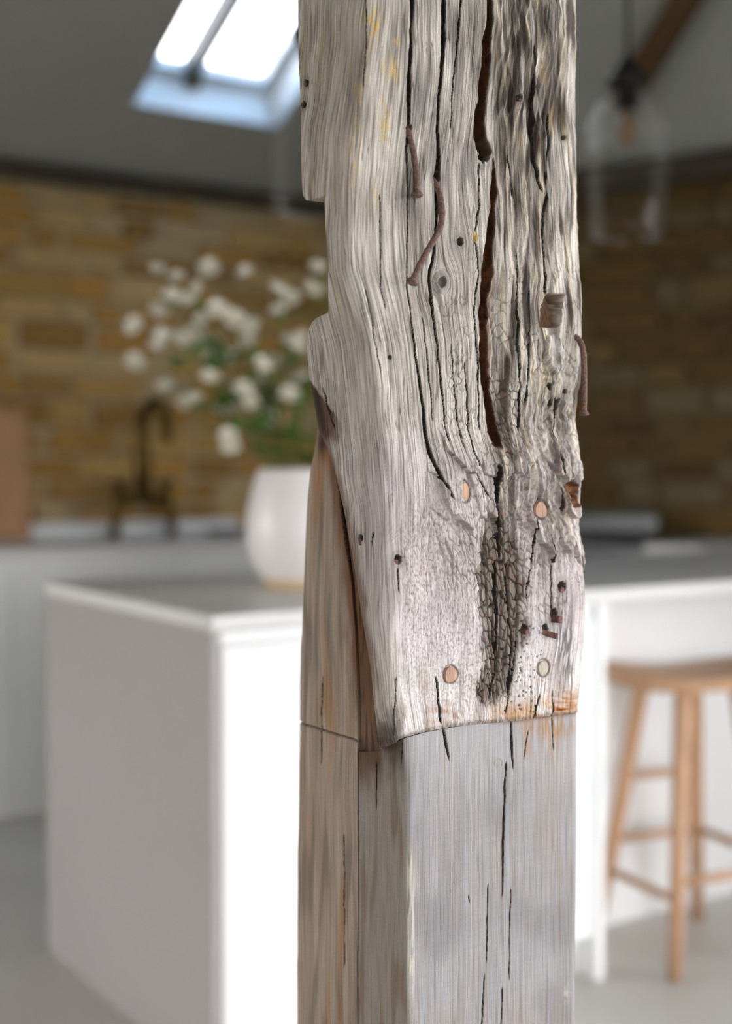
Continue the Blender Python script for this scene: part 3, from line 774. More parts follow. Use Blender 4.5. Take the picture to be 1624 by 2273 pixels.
    h = h - 0.0022 * ss(9, 0, dj) * (0.6 + 0.5 * pn(x / 14, 0 * x + 4, 75)) + 0.0012 * ss(30, 4, dj) * pn(x / 9, y / 9, 76)
    # charred and tannin-stained toe above the scarf tongue
    toe = ss(0, 10, y - (838 + (x - 686) * 1.35 + 5 * pn(x / 8, y / 30, 77))) * ss(770, 735, x) * ss(1010, 960, y)
    c = lerp3(c, (94, 60, 40), 0.9 * toe); c = lerp3(c, (48, 38, 34), toe * 0.8 * blob(x, y, 704 + (y - 880) * 0.2, 880, 9, 90, 3))
    xb = interp(y, XL_UP); eb = ss(20, 0, x - xb - 5 * pn(x / 20, y / 40, 78)) * ss(960, 1000, y) * ss(1620, 1480, y)
    c = lerp3(c, (112, 78, 50), 0.75 * eb); c = lerp3(c, (92, 84, 78), .6 * blob(x, y, 713, 800, 5, 34, 3))
    # ---- carved features
    h, c = crack(h, c, x, y, [(-6000, 915, 4.5, .016), (0, 915, 4.5, .016), (60, 912, 3.2, .014), (130, 911, 3.5, .014), (200, 906, 4.2, .014), (250, 905, 3.6, .012), (285, 903, 3, .010), (330, 900, 2.2, .006), (480, 904, 1.8, .004), (560, 902, 1.5, .003), (640, 903, 1.6, .004), (700, 914, 1.8, .005), (780, 921, 2.2, .006), (880, 935, 3, .007), (960, 946, 4, .008), (1015, 957, 3.5, .008), (1060, 975, 3, .007), (1112, 1000, 2, .004)], seed=1)
    h, c = crack(h, c, x, y, [(-6000, 986, 4.2, .018), (0, 986, 4.2, .018), (110, 983, 4.5, .018), (170, 977, 3.4, .016), (230, 971, 3.0, .015), (300, 968, 3.2, .014), (340, 972, 3.4, .014), (392, 968, 6, .016), (420, 966, 4, .01), (500, 966, 2.4, .008), (560, 961, 2.2, .008), (600, 953, 3.2, .009), (625, 952, 3.2, .009), (680, 962, 2.6, .008), (740, 967, 2.4, .007), (820, 975, 2.0, .006), (900, 985, 1.8, .005), (985, 998, 1.4, .004)], seed=2)
    h, c = crack(h, c, x, y, [(-6000, 1024, 2.2, .008), (0, 1024, 2.2, .008), (60, 1019, 1.9, .008), (120, 1014, 1.8, .007), (200, 1004, 1.5, .006), (292, 998, 1.0, .003)], seed=3)
    h, c = crack(h, c, x, y, [(-6000, 812, 1.3, .003), (0, 812, 1.3, .003), (120, 812, 1.2, .003), (200, 808, .8, .002)], seed=4)
    h, c = crack(h, c, x, y, [(-6000, 1083, 5, .02), (0, 1083, 5, .02), (40, 1085, 6, .022), (90, 1081, 8, .026), (150, 1077, 9, .028), (210, 1071, 9, .03), (260, 1064, 10, .03), (305, 1064, 13, .032), (335, 1076, 14, .034), (352, 1082, 8, .03)], (74, 46, 24), seed=5, edge=.0006)
    h, c = crack(h, c, x, y, [(345, 1099, 3, .015), (400, 1098, 5.5, .022), (460, 1093, 6, .026), (510, 1086, 7, .028), (570, 1080, 9, .03), (610, 1081, 13, .03), (650, 1078, 11, .03), (720, 1075, 12, .028), (790, 1076, 13, .024), (850, 1082, 12, .02), (910, 1090, 10, .018), (960, 1098, 10, .018), (1000, 1106, 8, .014)], (74, 42, 22), seed=6)
    # shelving of the split's right wall
    h = h - 0.006 * blob(x, y, 1094, 760, 22, 150, 4) * ss(1075, 1085, x)
    c = lerp3(c, (126, 84, 50), 0.75 * blob(x, y, 1089, 690, 13, 140, 4) * ss(-.5, .3, fbm(x / 8, y / 40, 80, 2)))
    for k, pts in enumerate((
            [(360, 1064, 2, .004), (460, 1062, 2, .004), (520, 1052, 1.4, .002)], [(520, 1052, 1.6, .005), (600, 1060, 1.6, .004), (700, 1052, 1.6, .004), (830, 1060, 1.8, .004), (960, 1066, 1.8, .004)],
            [(380, 1208, 2, .005), (520, 1206, 2, .006), (620, 1205, 2.2, .006), (660, 1206, 2, .005)], [(100, 1182, 2, .004), (240, 1180, 2.6, .005), (340, 1183, 3, .006), (430, 1200, 2, .004)],
            [(270, 1125, 2, .004), (350, 1133, 2.4, .005), (440, 1140, 2, .003)], [(560, 1146, 1.6, .004), (720, 1143, 2.0, .005), (860, 1150, 2.2, .006), (960, 1148, 2.6, .007)],
            [(640, 1170, 1.6, .004), (760, 1172, 1.8, .005), (900, 1162, 1.6, .004)], [(250, 1215, 2, .005), (330, 1218, 2.6, .006), (420, 1208, 1.6, .003)],
            [(700, 940, 1.2, .003), (820, 950, 1.5, .004), (940, 962, 1.5, .004)], [(760, 1000, 1.2, .003), (900, 1012, 1.5, .004), (1000, 1028, 1.4, .004)], [(800, 1030, 1.2, .003), (930, 1040, 1.4, .004), (1010, 1046, 1.5, .004), (1060, 1060, 1.8, .005), (1110, 1085, 1.6, .004)],
            [(640, 808, 1.2, .003), (720, 828, 1.4, .003), (830, 845, 1.0, .002)], [(430, 842, 1.0, .002), (640, 845, 1.2, .003), (690, 858, 1.2, .003)],
            [(1030, 1100, 3.5, .010), (1120, 1098, 4.2, .010), (1200, 1104, 4.0, .010), (1300, 1101, 3.4, .009), (1400, 1106, 3, .008), (1500, 1098, 2.4, .006), (1560, 1082, 1.6, .003)],
            [(1240, 1128, 2.2, .006), (1320, 1132, 2.4, .007), (1420, 1140, 2, .006), (1540, 1128, 1.6, .004)], [(1420, 1150, 1.4, .004), (1500, 1136, 1.6, .004), (1590, 1120, 1.2, .003)],
            [(1260, 883, 1.8, .005), (1320, 885, 1.0, .002)], [(1080, 1190, 1.4, .003), (1250, 1176, 1.4, .003), (1340, 1172, 1.0, .002)], [(1180, 1215, 1.4, .004), (1300, 1222, 1.4, .004), (1360, 1226, 1.8, .005)],
            [(1530, 1228, 1.4, .004), (1600, 1226, 1.6, .005)], [(1540, 1196, 2.2, .004), (1600, 1182, 1.6, .004)], [(1500, 968, 2, .004), (1560, 974, 2.6, .006), (1612, 982, 3, .008)],
            [(1180, 826, 2.2, .006), (1215, 824, 1.4, .004)], [(860, 716, 1.6, .003), (960, 745, 1.4, .003)],
            [(1500, 880, 1, .002), (1640, 872, 1.2, .003)], [(880, 1232, 1.6, .004), (960, 1225, 1.6, .004), (1060, 1244, 2.2, .006), (1140, 1240, 2.0, .005)])):
        h, c = crack(h, c, x, y, pts, (44, 37, 33), 2.2, 20 + k)
    # square mortice-like hole and its chip
    sq_ = ss(1.12, 0.8, np.abs(x - (1222 + 4 * pn(y / 12, 0 * y, 90)) - (y - 690) * -0.18) / 20) * ss(1.08, 0.9, np.abs(y - 690) / 36)
    fr = (y - 655) / 70
    h = h - 0.022 * sq_ * (1 - 0.55 * np.clip(fr, 0, 1)); c = lerp3(c, (118, 84, 54), 0.85 * sq_)
    c = lerp3(c, (172, 140, 100), 0.8 * blob(x, y, 1226, 660, 24, 9, 4) * ss(-.3, .3, pn(x / 4, y / 9, 91)))
    chip = ss(1.05, 0.85, np.hypot((x - 1225 - (y - 780) * 0.12) / 20, (y - 785) / 46))
    h = h + 0.0035 * chip * (1 + 0.2 * pn(x / 4, y / 30, 92)) - 0.003 * ss(0.3, 0.0, np.abs(np.hypot((x - 1225 - (y - 780) * 0.12) / 20, (y - 785) / 46) - 1.12)) * ss(770, 800, y)
    c = lerp3(c, (222, 219, 212), 0.8 * chip * ss(-.4, .2, pn(x / 4, y / 36, 93)))
    # knots and round holes
    for kx, ky, r0, dep in ((980, 626, 9, .004), (1021, 536, 7, .006), (678, 184, 6, .012), (673, 232, 6, .012), (1238, 897, 9, .012), (1216, 893, 6, .01), (1257, 868, 4, .008), (1213, 858, 7, .006), (884, 1242, 8, .010), (800, 1194, 6, .010), (1246, 1302, 9, .008), (1150, 218, 6, .005), (1166, 1396, 7, .005), (1208, 1394, 7, .005), (1230, 1362, 9, .005), (866, 793, 4, .004), (1075, 342, 13, .02), (1252, 305, 4, .003), (1271, 1085, 14, .010), (1268, 1110, 12, .009), (968, 394, 8, .014), (905, 284, 7, .01)):
        W = window(x, y, kx - 4 * r0, kx + 4 * r0, ky - 5 * r0, ky + 5 * r0)
        if W is None: continue
        xw, yw = x[W], y[W]
        r = np.hypot((xw - kx) / r0, (yw - ky) / (r0 * 1.35)) + 0.18 * pn(xw / 5, yw / 6, int(kx))
        m = ss(1.1, 0.6, r); h[W] = h[W] - dep * m
        c[W] = lerp3(c[W], (48, 36, 28), 0.9 * ss(1.25, .85, r))
        ring = np.exp(-((r - 1.6) / 0.5) ** 2) * 0.3
        c[W] = lerp3(c[W], (110, 98, 90), ring)
    kn = np.hypot((x - 980) / 18, (y - 626) / 24); h = h + 0.0016 * ss(1.3, .5, kn); c = lerp3(c, (126, 120, 116), 0.5 * ss(1.3, .6, kn)); h = h - .0008 * ss(.12, 0, np.abs(kn - 1.15))
    c = lerp3(c, (204, 170, 96), 0.9 * ss(1.1, .8, np.hypot((x - 1053) / 6, (y - 527) / 12)))
    c = lerp3(c, (170, 116, 76), 0.85 * ss(1.2, .7, np.hypot((x - 1270) / 18, (y - 1098) / 30)) * ss(-.5, .2, pn(x / 5, y / 7, 94)))
    for kx, ky, ra, rb in ((1028, 1089, 15, 26), (1195, 1129, 18, 23), (1001, 1497, 17, 20), (1207, 1483, 15, 20)):
        r = np.hypot((x - kx) / ra, (y - ky) / rb); m = ss(1.12, .98, r); h = h - .0022 * m; c = lerp3(c, (96, 78, 64), .6 * np.exp(-((r - 1.0) / .12) ** 2))
    # worm holes
    rw = np.random.RandomState(5)
    for _ in range(60):
        wx_, wy_ = rw.normal(1160, 22), rw.uniform(1390, 1580); r0 = rw.uniform(1.2, 2.4)
        W = window(x, y, wx_ - 5, wx_ + 5, wy_ - 5, wy_ + 5)
        if W is None: continue
        m = ss(1.2, .5, np.hypot(x[W] - wx_, y[W] - wy_) / r0); h[W] = h[W] - .003 * m; c[W] = lerp3(c[W], (48, 38, 30), m)
    return h, c, u

def build_upper(parent):
    zs = np.concatenate([np.linspace(0.925, 1.605, 1130), np.linspace(1.62, 2.3, 60), np.linspace(2.35, CEIL, 14)])
    xs = np.arange(655.5, 1299.6, 1.0)
    Z, X = np.meshgrid(zs, xs, indexing='ij')
    Y = np.full(Z.shape, 1.19)
    for _ in range(3):
        yp = pix_y(Z, Y)
        xc = interp(yp, XC_UP)
        Y = smax(y_right(X, yp, 0.003), y_left(X, yp, xc, 0.003), 0.024)
    ye = pix_y(zs, 1.265)[:, None]; yre = pix_y(zs, 1.262)[:, None]
    ypL = pix_y(Z, Y)
    xl = interp(ye, XL_UP); xr = interp(yre, XR_UP)
    wob = 1.2 * pn(zs / 0.012, 0 * zs, 301)[:, None] + 0.8 * pn(zs / 0.004, 0 * zs, 302)[:, None]
    xr = xr + wob
    X = np.clip(X, xl, xr)
    for _ in range(3):
        yp = pix_y(Z, Y)
        xc = interp(yp, XC_UP)
        YR_, YL_ = y_right(X, yp, 0.003), y_left(X, yp, xc, 0.003)
        Y = smax(YR_, YL_, 0.024)
    # roll the right arris back a little
    er = np.clip(1 - (xr - X) / 26.0, 0, 1); Y = Y + 0.012 * er ** 2.2
    el = np.clip(1 - (X - xl) / 10.0, 0, 1); Y = Y + 0.006 * el ** 2
    yp = pix_y(Z, Y)
    # square the bottom off along the joint
    yj = interp(X, JOINT)
    zj = CAM_H + ray(X, yj)[1] * Y
    Zc = np.maximum(Z, zj); yp = pix_y(Zc, Y)
    h, c, u = upper_fields(X, yp, interp(yp, XC_UP), np.broadcast_to(xr, X.shape), 0)
    w = ss(-0.006, 0.006, YR_ - YL_)                              # 1 on the right face
    nx = NR2[0] * w + NL2[0] * (1 - w); ny = NR2[1] * w + NL2[1] * (1 - w)
    nn = np.hypot(nx, ny); nx, ny = nx / nn, ny / nn
    h = h * np.clip((X - xl) / 5.0, 0.15, 1) * np.clip((xr - X) / 5.0, 0.15, 1)
    dx, _ = ray(X, yp)
    P = np.stack([dx * Y + nx * h, Y + ny * h, Zc], -1)
    # far sides: right side back along EY, then across behind
    PR, PL = P[:, -1], P[:, 0]
    ey, ex = np.array([EY.x, EY.y]), np.array([EX.x, EX.y])
    d = PL[:, :2] - PR[:, :2]
    back = d @ ey; across = d @ ex                                # PL = PR + back*ey + across*ex
    back = np.maximum(back, 0.012)
    nb, na = 70, 22
    tb = np.linspace(0, 1, nb + 2)[1:]
    S = PR[:, None, :2] + (tb[None, :] * back[:, None])[..., None] * ey
    xs2 = 1180 - tb[None, :] * back[:, None] * 2200 + 0 * S[..., 0]
    ys2 = np.broadcast_to(pix_y(PR[:, 2], 1.2)[:, None] - 37, xs2.shape)
    hs, cs, us = upper_fields(xs2, ys2, np.full(xs2.shape, 560.0), np.full(xs2.shape, 1290.0), 1)
    ro = 0.006 * np.sin(np.pi * tb)[None, :] ** 0.6
    S = S + (hs * 0.7 * np.minimum(1, tb * 14) + ro)[..., None] * ex
    S3 = np.concatenate([S, np.broadcast_to(PR[:, None, 2:3], S.shape[:2] + (1,))], -1)
    Q = S3[:, -1]
    ta = np.linspace(0, 1, na + 2)[1:-1]
    Bk = Q[:, None] + (PL - Q)[:, None] * ta[None, :, None]
    cb_ = np.broadcast_to(cs[:, -1][:, None], Bk.shape)
    ub = us[:, -1:] - 420 * ta[None, :]
    al_ = np.ones((P.shape[0], P.shape[1] + us.shape[1] + ub.shape[1]))
    al_[:, :P.shape[1]] = 1 - 0.85 * mottle_mask(X, yp)
    fw_ = np.concatenate([np.stack([u, yp], -1), np.stack([us, ys2], -1), np.stack([ub, np.broadcast_to(ys2[:, -1:], ub.shape)], -1)], 1)
    grid_object('upper_timber', np.concatenate([P, S3, Bk], 1), np.concatenate([c, cs, cb_], 1), M_old, parent, fw_, gain=0.83, alpha=al_)

# ---- lower, sawn oak
def build_base(parent):
    zs = np.concatenate([[0.0, 0.05, 0.2, 0.4, 0.55], np.linspace(0.64, 0.975, 280)])
    xs = np.arange(785.0, 1282, 1.0)
    Z, X = np.meshgrid(zs, xs, indexing='ij')
    Y = np.full(Z.shape, 1.19)
    for _ in range(3):
        yp = pix_y(Z, Y); xl = interp(yp, SEAM); xr = interp(yp, XR_BS)
        Xc = np.clip(X, xl, xr)
        xcb = 903 + 4 * pn(yp / 160, 0 * yp, 201) - 10 * ss(1760, 1640, yp)
        YR_, YL_ = y_right(Xc, yp, 0), y_left(Xc, yp, xcb, 0)
        Y = smax(YR_, YL_, 0.010 + 0.012 * ss(1850, 1650, yp))
    X = Xc; x = X
    er = np.clip(1 - (xr - X) / 9.0, 0, 1); Y = Y + 0.004 * er ** 2
    yj = interp(X, JOINT)
    zj = CAM_H + ray(X, yj)[1] * Y
    Zc = np.minimum(Z, zj); y = pix_y(Zc, Y)
    w = ss(-0.004, 0.004, YR_ - YL_); lf = 1 - w
    u = x + 3 * pn(x / 90, y / 400, 202)
    g1, g2, g3 = pn(u / 2.6, y / 500, 203), pn(u / 6, y / 700, 204), pn(u / 30, y / 500, 205)
    h = 0.00012 * g1 + 0.00018 * g2 + 0.0004 * pn(x / 120, y / 160, 206)
    saw = pn((y + 0.20 * x) / 11.0, x / 500, 207)
    h = h + 0.00012 * saw
    c = np.zeros(x.shape + (3,)) + np.array(srgb(172, 168, 168)[:3])
    t = np.clip(0.5 + .2 * g1 + .25 * g2 + .25 * g3 + 0.10 * saw, 0, 1)
    c = lerp3(c, (200, 197, 198), t)
    c = lerp3(c, (142, 134, 128), ss(0.1, .7, pn(u / 5, y / 260, 208)) * .4)
    c = lerp3(c, (186, 172, 158), .45 * ss(0, .6, pn(x / 90, y / 200, 209)))
    c = lerp3(c, (150, 146, 148), .5 * ss(0, .6, pn(x / 130, y / 150, 210)))
    c = lerp3(c, (214, 211, 212), .6 * ss(1850, 1640, y) * w)
    c = lerp3(c, (190, 168, 138), .5 * ss(.25, .6, pn(u / 3.2, y / 420, 219)) * w)
    # tannin bleeding below the joint
    c = lerp3(c, (200, 146, 92), .8 * np.clip(blob(x, y, 1230, 1612, 55, 22) + .7 * blob(x, y, 1170, 1640, 16, 50) + .6 * blob(x, y, 1222, 1650, 20, 50), 0, 1) * ss(-.5, .2, pn(u / 7, y / 60, 211)))
    c = lerp3(c, (150, 108, 70), .5 * ss(10, 1, y - interp(x, JOINT)) * ss(1080, 1130, x))
    # left face: browner
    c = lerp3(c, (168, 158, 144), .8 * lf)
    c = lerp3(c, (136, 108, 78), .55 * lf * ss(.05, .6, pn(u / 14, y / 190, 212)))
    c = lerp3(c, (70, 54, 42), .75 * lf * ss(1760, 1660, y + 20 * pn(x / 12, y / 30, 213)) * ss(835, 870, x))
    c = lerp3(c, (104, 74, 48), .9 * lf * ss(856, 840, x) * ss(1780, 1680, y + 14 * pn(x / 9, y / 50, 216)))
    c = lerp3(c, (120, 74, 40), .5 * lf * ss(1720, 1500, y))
    # pale torn arris
    ar = blob(x, y, 912, 2060, 8, 160, 6) + .8 * blob(x, y, 909, 1980, 7, 90, 4)
    c = lerp3(c, (232, 226, 208), .9 * np.clip(ar, 0, 1) * ss(-.4, .1, pn(x / 5, y / 60, 214)))
    c = lerp3(c, (226, 220, 196), .8 * blob(x, y, 1257, 2205, 7, 16) * ss(-.4, .2, pn(x / 4, y / 10, 215)))
    kn = np.hypot((x - 1104) / 11, (y - 1695) / 11); c = lerp3(c, (190, 182, 172), .6 * ss(1.4, .8, kn)); h = h - .0005 * ss(.2, 0, np.abs(kn - .8))
    for k, pts in enumerate(([(1615, 983, 2.6, .008), (1650, 989, 3.2, .010), (1692, 998, 1.2, .003)], [(1600, 1134, 2.0, .008), (1650, 1135, 2.6, .009), (1712, 1138, 1.2, .003)],
                             [(1690, 1123, 1.4, .005), (1740, 1120, 2.0, .008), (1800, 1118, 2.2, .009), (1880, 1116, 2.4, .009), (1940, 1115, 1.6, .006), (1995, 1114, .8, .002)],
                             [(1960, 1082, .8, .003), (2060, 1081, 1.3, .005), (2140, 1079, 1.0, .004)], [(2160, 1074, 1.2, .005), (2230, 1071, 1.5, .006), (2290, 1069, 1.5, .006), (4200, 1068, 1.5, .006)],
                             [(1970, 1133, .7, .003), (2050, 1131, 1.2, .005), (2180, 1129, 1.0, .004)], [(2190, 1114, .8, .003), (2300, 1112, 1.2, .005), (4200, 1112, 1.2, .005)],
                             [(1620, 1172, 1.4, .004), (1690, 1161, .8, .002)], [(1590, 1224, 1.4, .004), (1670, 1228, .8, .002)], [(1690, 836, 1.5, .004), (1800, 834, .8, .002)],
                             [(1640, 893, 1.2, .003), (1700, 889, 1, .002)], [(1985, 1040, 1, .002), (2010, 1042, .6, .001)])):
        h, c = crack(h, c, x, y, pts, (52, 42, 32), 0.9, 220 + k)
    nx = NR2[0] * w + NL2[0] * lf; ny = NR2[1] * w + NL2[1] * lf; nn = np.hypot(nx, ny)
    dx, _ = ray(X, y)
    P = np.stack([dx * Y + nx / nn * h, Y + ny / nn * h, Zc], -1)
    PR, PL = P[:, -1], P[:, 0]
    ey, ex = np.array([EY.x, EY.y]), np.array([EX.x, EX.y])
    d = PL[:, :2] - PR[:, :2]; back = d @ ey
    tb = np.linspace(0, 1, 42)[1:]
    S = PR[:, None, :2] + (tb[None] * back[:, None])[..., None] * ey
    S3 = np.concatenate([S, np.broadcast_to(PR[:, None, 2:3], S.shape[:2] + (1,))], -1)
    cs = np.broadcast_to(c[:, -12:-11], S3.shape[:2] + (3,)) * (0.92 + .1 * pn(tb * 60, 0 * tb, 230))[None, :, None]
    Q = S3[:, -1]; ta = np.linspace(0, 1, 12)[1:-1]
    Bk = Q[:, None] + (PL - Q)[:, None] * ta[None, :, None]
    us = u[:, -1:] + tb[None] * 400; ub = us[:, -1:] + 400 * ta[None]
    fw_ = np.concatenate([np.stack([a_, np.broadcast_to(y[:, -1:], a_.shape)], -1) if k else np.stack([u, y], -1) for k, a_ in enumerate((u, us, ub))], 1)
    grid_object('base_timber', np.concatenate([P, S3, Bk], 1), np.concatenate([c, cs, np.broadcast_to(cs[:, -1:], Bk.shape)], 1), M_new, parent, fw_, gain=0.585)

def tongue_piece(name, parent, XLp, XRp, z0, z1, nz, xlo, xhi, kind):
    zs = np.concatenate([[0.0, 0.1, 0.3, 0.5], np.linspace(0.64, z1, nz)]) if z0 == 0 else np.linspace(z0, z1, nz)
    xs = np.arange(xlo, xhi, 1.5)
    Z, X = np.meshgrid(zs, xs, indexing='ij'); Y = np.full(Z.shape, 1.24)
    for _ in range(3):
        y = pix_y(Z, Y); xl = interp(y, XLp); xr = interp(y, XRp) - 1.2
        x = np.clip(X, xl, xr)
        Y = y_left(x, y, 903.0 + 0 * x, 0) + (0.0006 if kind == 'wedge' else 0)
    el = np.clip(1 - (x - xl) / 9.0, 0, 1); Y = Y + 0.007 * el ** 2
    er = np.clip(1 - (xr - x) / 3.0, 0, 1); Y = Y + 0.003 * er ** 2
    u = x + 4 * pn(x / 60, y / 300, 252)
    g1, g2, g3 = pn(u / 2.6, y / 400, 253), pn(u / 7, y / 500, 254), pn(u / 24, y / 420, 255)
    h = .00012 * g1 + .0002 * g2 + .0006 * pn(x / 60, y / 130, 256)
    c = np.zeros(x.shape + (3,)) + np.array(srgb(144, 128, 114)[:3])
    c = lerp3(c, (182, 166, 150), np.clip(.45 + .3 * g1 + .35 * g2 + .3 * g3, 0, 1))
    c = lerp3(c, (140, 120, 98), .45 * ss(-.1, .6, pn(u / 12, y / 260, 257)))
    c = lerp3(c, (158, 112, 66), .6 * ss(.15, .75, pn(u / 22, y / 420, 258) + .5 * blob(x, y, 735, 1900, 26, 230) + .4 * blob(x, y, 720, 1560, 16, 60)))
    c = lerp3(c, (112, 102, 92), .6 * ss(.1, .6, pn(u / 14, y / 260, 259)))
    sd = interp(y, SEAM) - x
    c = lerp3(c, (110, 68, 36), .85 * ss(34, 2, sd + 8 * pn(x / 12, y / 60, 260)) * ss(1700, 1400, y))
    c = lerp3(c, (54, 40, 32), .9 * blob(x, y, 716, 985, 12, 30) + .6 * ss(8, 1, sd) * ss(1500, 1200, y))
    c = lerp3(c, (170, 98, 40), .5 * blob(x, y, 728, 1015, 10, 24))
    if kind == 'wedge':
        c = lerp3(c, (104, 72, 44), .8 + 0 * x); c = lerp3(c, (54, 40, 30), .7 * ss(0, .5, pn(u / 6, y / 90, 261)))
    for k, pts in enumerate(([(1100, 752, 1, .003), (1200, 766, 2.4, .006), (1260, 776, 1.4, .004)], [(1850, 762, 1, .002), (2150, 764, 1.2, .003)], [(1500, 715, .7, .001), (1700, 712, .8, .0015)])):
        h, c = crack(h, c, x, y, pts, (52, 40, 32), 1.2, 260 + k)
    sl = 1605 + (x - 666) * 0.31; m = ss(3.0, 1.0, np.abs(y - sl + 1.2 * pn(x / 14, 0 * x, 262)))
    if kind != 'wedge': h = h - .0025 * m; c = lerp3(c, (66, 62, 64), .85 * m)
    dx, _ = ray(x, y)
    P = np.stack([dx * Y + NL2[0] * h, Y + NL2[1] * h, Z], -1)
    ex = np.array([EX.x, EX.y, 0])
    wid = 0.185
    PR, PL = P[:, -1], P[:, 0]
    t1 = np.linspace(0, 1, 12)[1:]
    R1 = PR[:, None] + t1[None, :, None] * wid * ex
    L1 = (PL[:, None] + t1[None, :, None] * wid * ex)[:, ::-1]
    cR = np.broadcast_to(c[:, -1:], R1.shape); cL = np.broadcast_to(c[:, :1], L1.shape)
    uR = u[:, -1:] + t1[None] * 450; uL = (u[:, :1] - t1[None] * 450)[:, ::-1]
    fw_ = np.concatenate([np.stack([a_, np.broadcast_to(y[:, -1:], a_.shape)], -1) if k else np.stack([u, y], -1) for k, a_ in enumerate((u, uR, uL))], 1)
    grid_object(name, np.concatenate([P, R1, L1], 1), np.concatenate([c, cR, cL], 1), M_tongue, parent, fw_, gain=0.86)

post = empty('oak_post', POST_BASE, 0, 'weathered grey oak post scarfed onto a sawn oak base, studded with rusty nails', 'post')
build_upper(post)
build_base(post)
tongue_piece('scarf_tongue', post, XL_TG, SEAM, 0, 1.235, 720, 655.0, 800, 'tongue')
XB = [(a, b + 14) for a, b in XL_UP if a > 950]
tongue_piece('scarf_wedge', post, SEAM, XB, 0.905, 1.205, 180, 730, 862, 'wedge')

# ---- surface point helpers for nails and pegs
def surf(px, py, proud=0.0, base=False):
    xc = float(interp(py, XC_UP)); off = 0.003
    if base: xc, off = 903.0, 0.0
    YR_, YL_ = float(y_right(px, py, off)), float(y_left(px, py, xc, off))
    n = NR2 if YR_ >= YL_ else NL2
    Y = float(smax(np.array(YR_), np.array(YL_), 0.024))
    v = at(px, py, Y)
    return v + Vector((n[0], n[1], 0)) * proud - POST_BASE
nrmR = Vector((NR2[0], NR2[1], 0)); nrmL = Vector((NL2[0], NL2[1], 0))

def nail(pts, r, label, head_r, head_dir=None):
    P = [surf(a, b, c) for a, b, c in pts]
    # smooth the path
    Q = []
    for i in range(len(P) - 1):
        p0, p1, p2, p3 = P[max(i - 1, 0)], P[i], P[i + 1], P[min(i + 2, len(P) - 1)]
        for k in range(6):
            t = k / 6
            Q.append(0.5 * ((2 * p1) + (p2 - p0) * t + (2 * p0 - 5 * p1 + 4 * p2 - p3) * t * t + (3 * p1 - p0 - 3 * p2 + p3) * t ** 3))
    Q.append(P[-1])
    rr = random.Random(int(pts[0][0]))
    rs = [r * (0.72 + 0.28 * min(1, i / 8)) * rr.uniform(.93, 1.07) for i in range(len(Q))]
    n = MB().tube(Q, rs, 12).build('nail', M_rust, post, True)
    n['label'] = label
    d = (Q[-1] - Q[-3]).normalized() if head_dir is None else head_dir
    MB().tube([Q[-1] - d * r * 0.5, Q[-1] + d * r * 0.3, Q[-1] + d * r * 0.8, Q[-1] + d * r * 1.1], [head_r * .75, head_r, head_r * .97, head_r * .6], 14).build('nail_head', M_rust, n, True)
MMP = 1.16 / F_PX
nail([(906, 272, -.010), (903, 290, .001), (906, 330, .006), (911, 370, .007), (914, 405, .007), (913, 433, .008)], 6.6 * MMP, 'bent rusty nail with flat head lower than its shank', 13.5 * MMP)
nail([(970, 385, -.012), (966, 408, 0), (969, 440, .005), (968, 480, .008), (961, 508, .010), (945, 537, .011), (925, 570, .012), (908, 603, .012), (897, 627, .012)], 7.2 * MMP, 'long rusty nail bent in an S shape', 14 * MMP)
nail([(1270, 738, -.008), (1277, 752, .003), (1282, 780, .007), (1283, 830, .008), (1283, 880, .008), (1282, 916, .008)], 7.0 * MMP, 'rusty nail hanging down at the right edge', 12.5 * MMP)

def stub(px, py, size, tilt, proud, normal=None, roll=0.0, label='square rusty nail stub'):
    n = normal or nrmR
    c = surf(px, py, 0)
    z = Vector((0, 0, 1)); a = z.cross(n).normalized()
    d = (n + a * tilt[0] + z * tilt[1]).normalized()
    s1 = (z - d * z.dot(d)).normalized(); s2 = d.cross(s1)
    M_ = Matrix((s2, s1, d)).transposed().to_4x4()
    M_ = Matrix.Translation(c) @ M_ @ Matrix.Rotation(roll, 4, 'Z')
    o = MB().box((-size[0] / 2, -size[1] / 2, -0.012), (size[0] / 2, size[1] / 2, proud), min(size) * .18, M_).build('nail_stub', M_rust2, post)
    o['label'] = label
stub(1230, 1374, (.0078, .0068), (0.35, 0.0), .007, roll=0.12, label='thick square rusty nail stub near the right edge')
stub(1206, 1404, (.0052, .0050), (1.6, -.55), .013, roll=0.2, label='slanting square rusty nail stub')
stub(1165, 1402, (.0062, .0038), (0.2, -.1), .003, roll=-.15, label='small flat rusty nail stub')
stub(1246, 1309, (.0050, .0052), (0.1, 0), .001, roll=.4, label='sunken rusty nail stub')
stub(882, 1250, (.0055, .0058), (0.1, 0), -.0015, roll=.1, label='sunken square nail near the left corner')
stub(799, 1203, (.0040, .0062), (0.0, 0), .0005, normal=nrmL, label='square nail in the shaded left face')
stub(1152, 222, (.0050, .0020), (0.2, 0), .0018, roll=-.3, label='broken nail tip high on the post')
stub(1232, 1178, (.0050, .0024), (0.2, -.1), .001, roll=-.2, label='orange rusted nail tip')

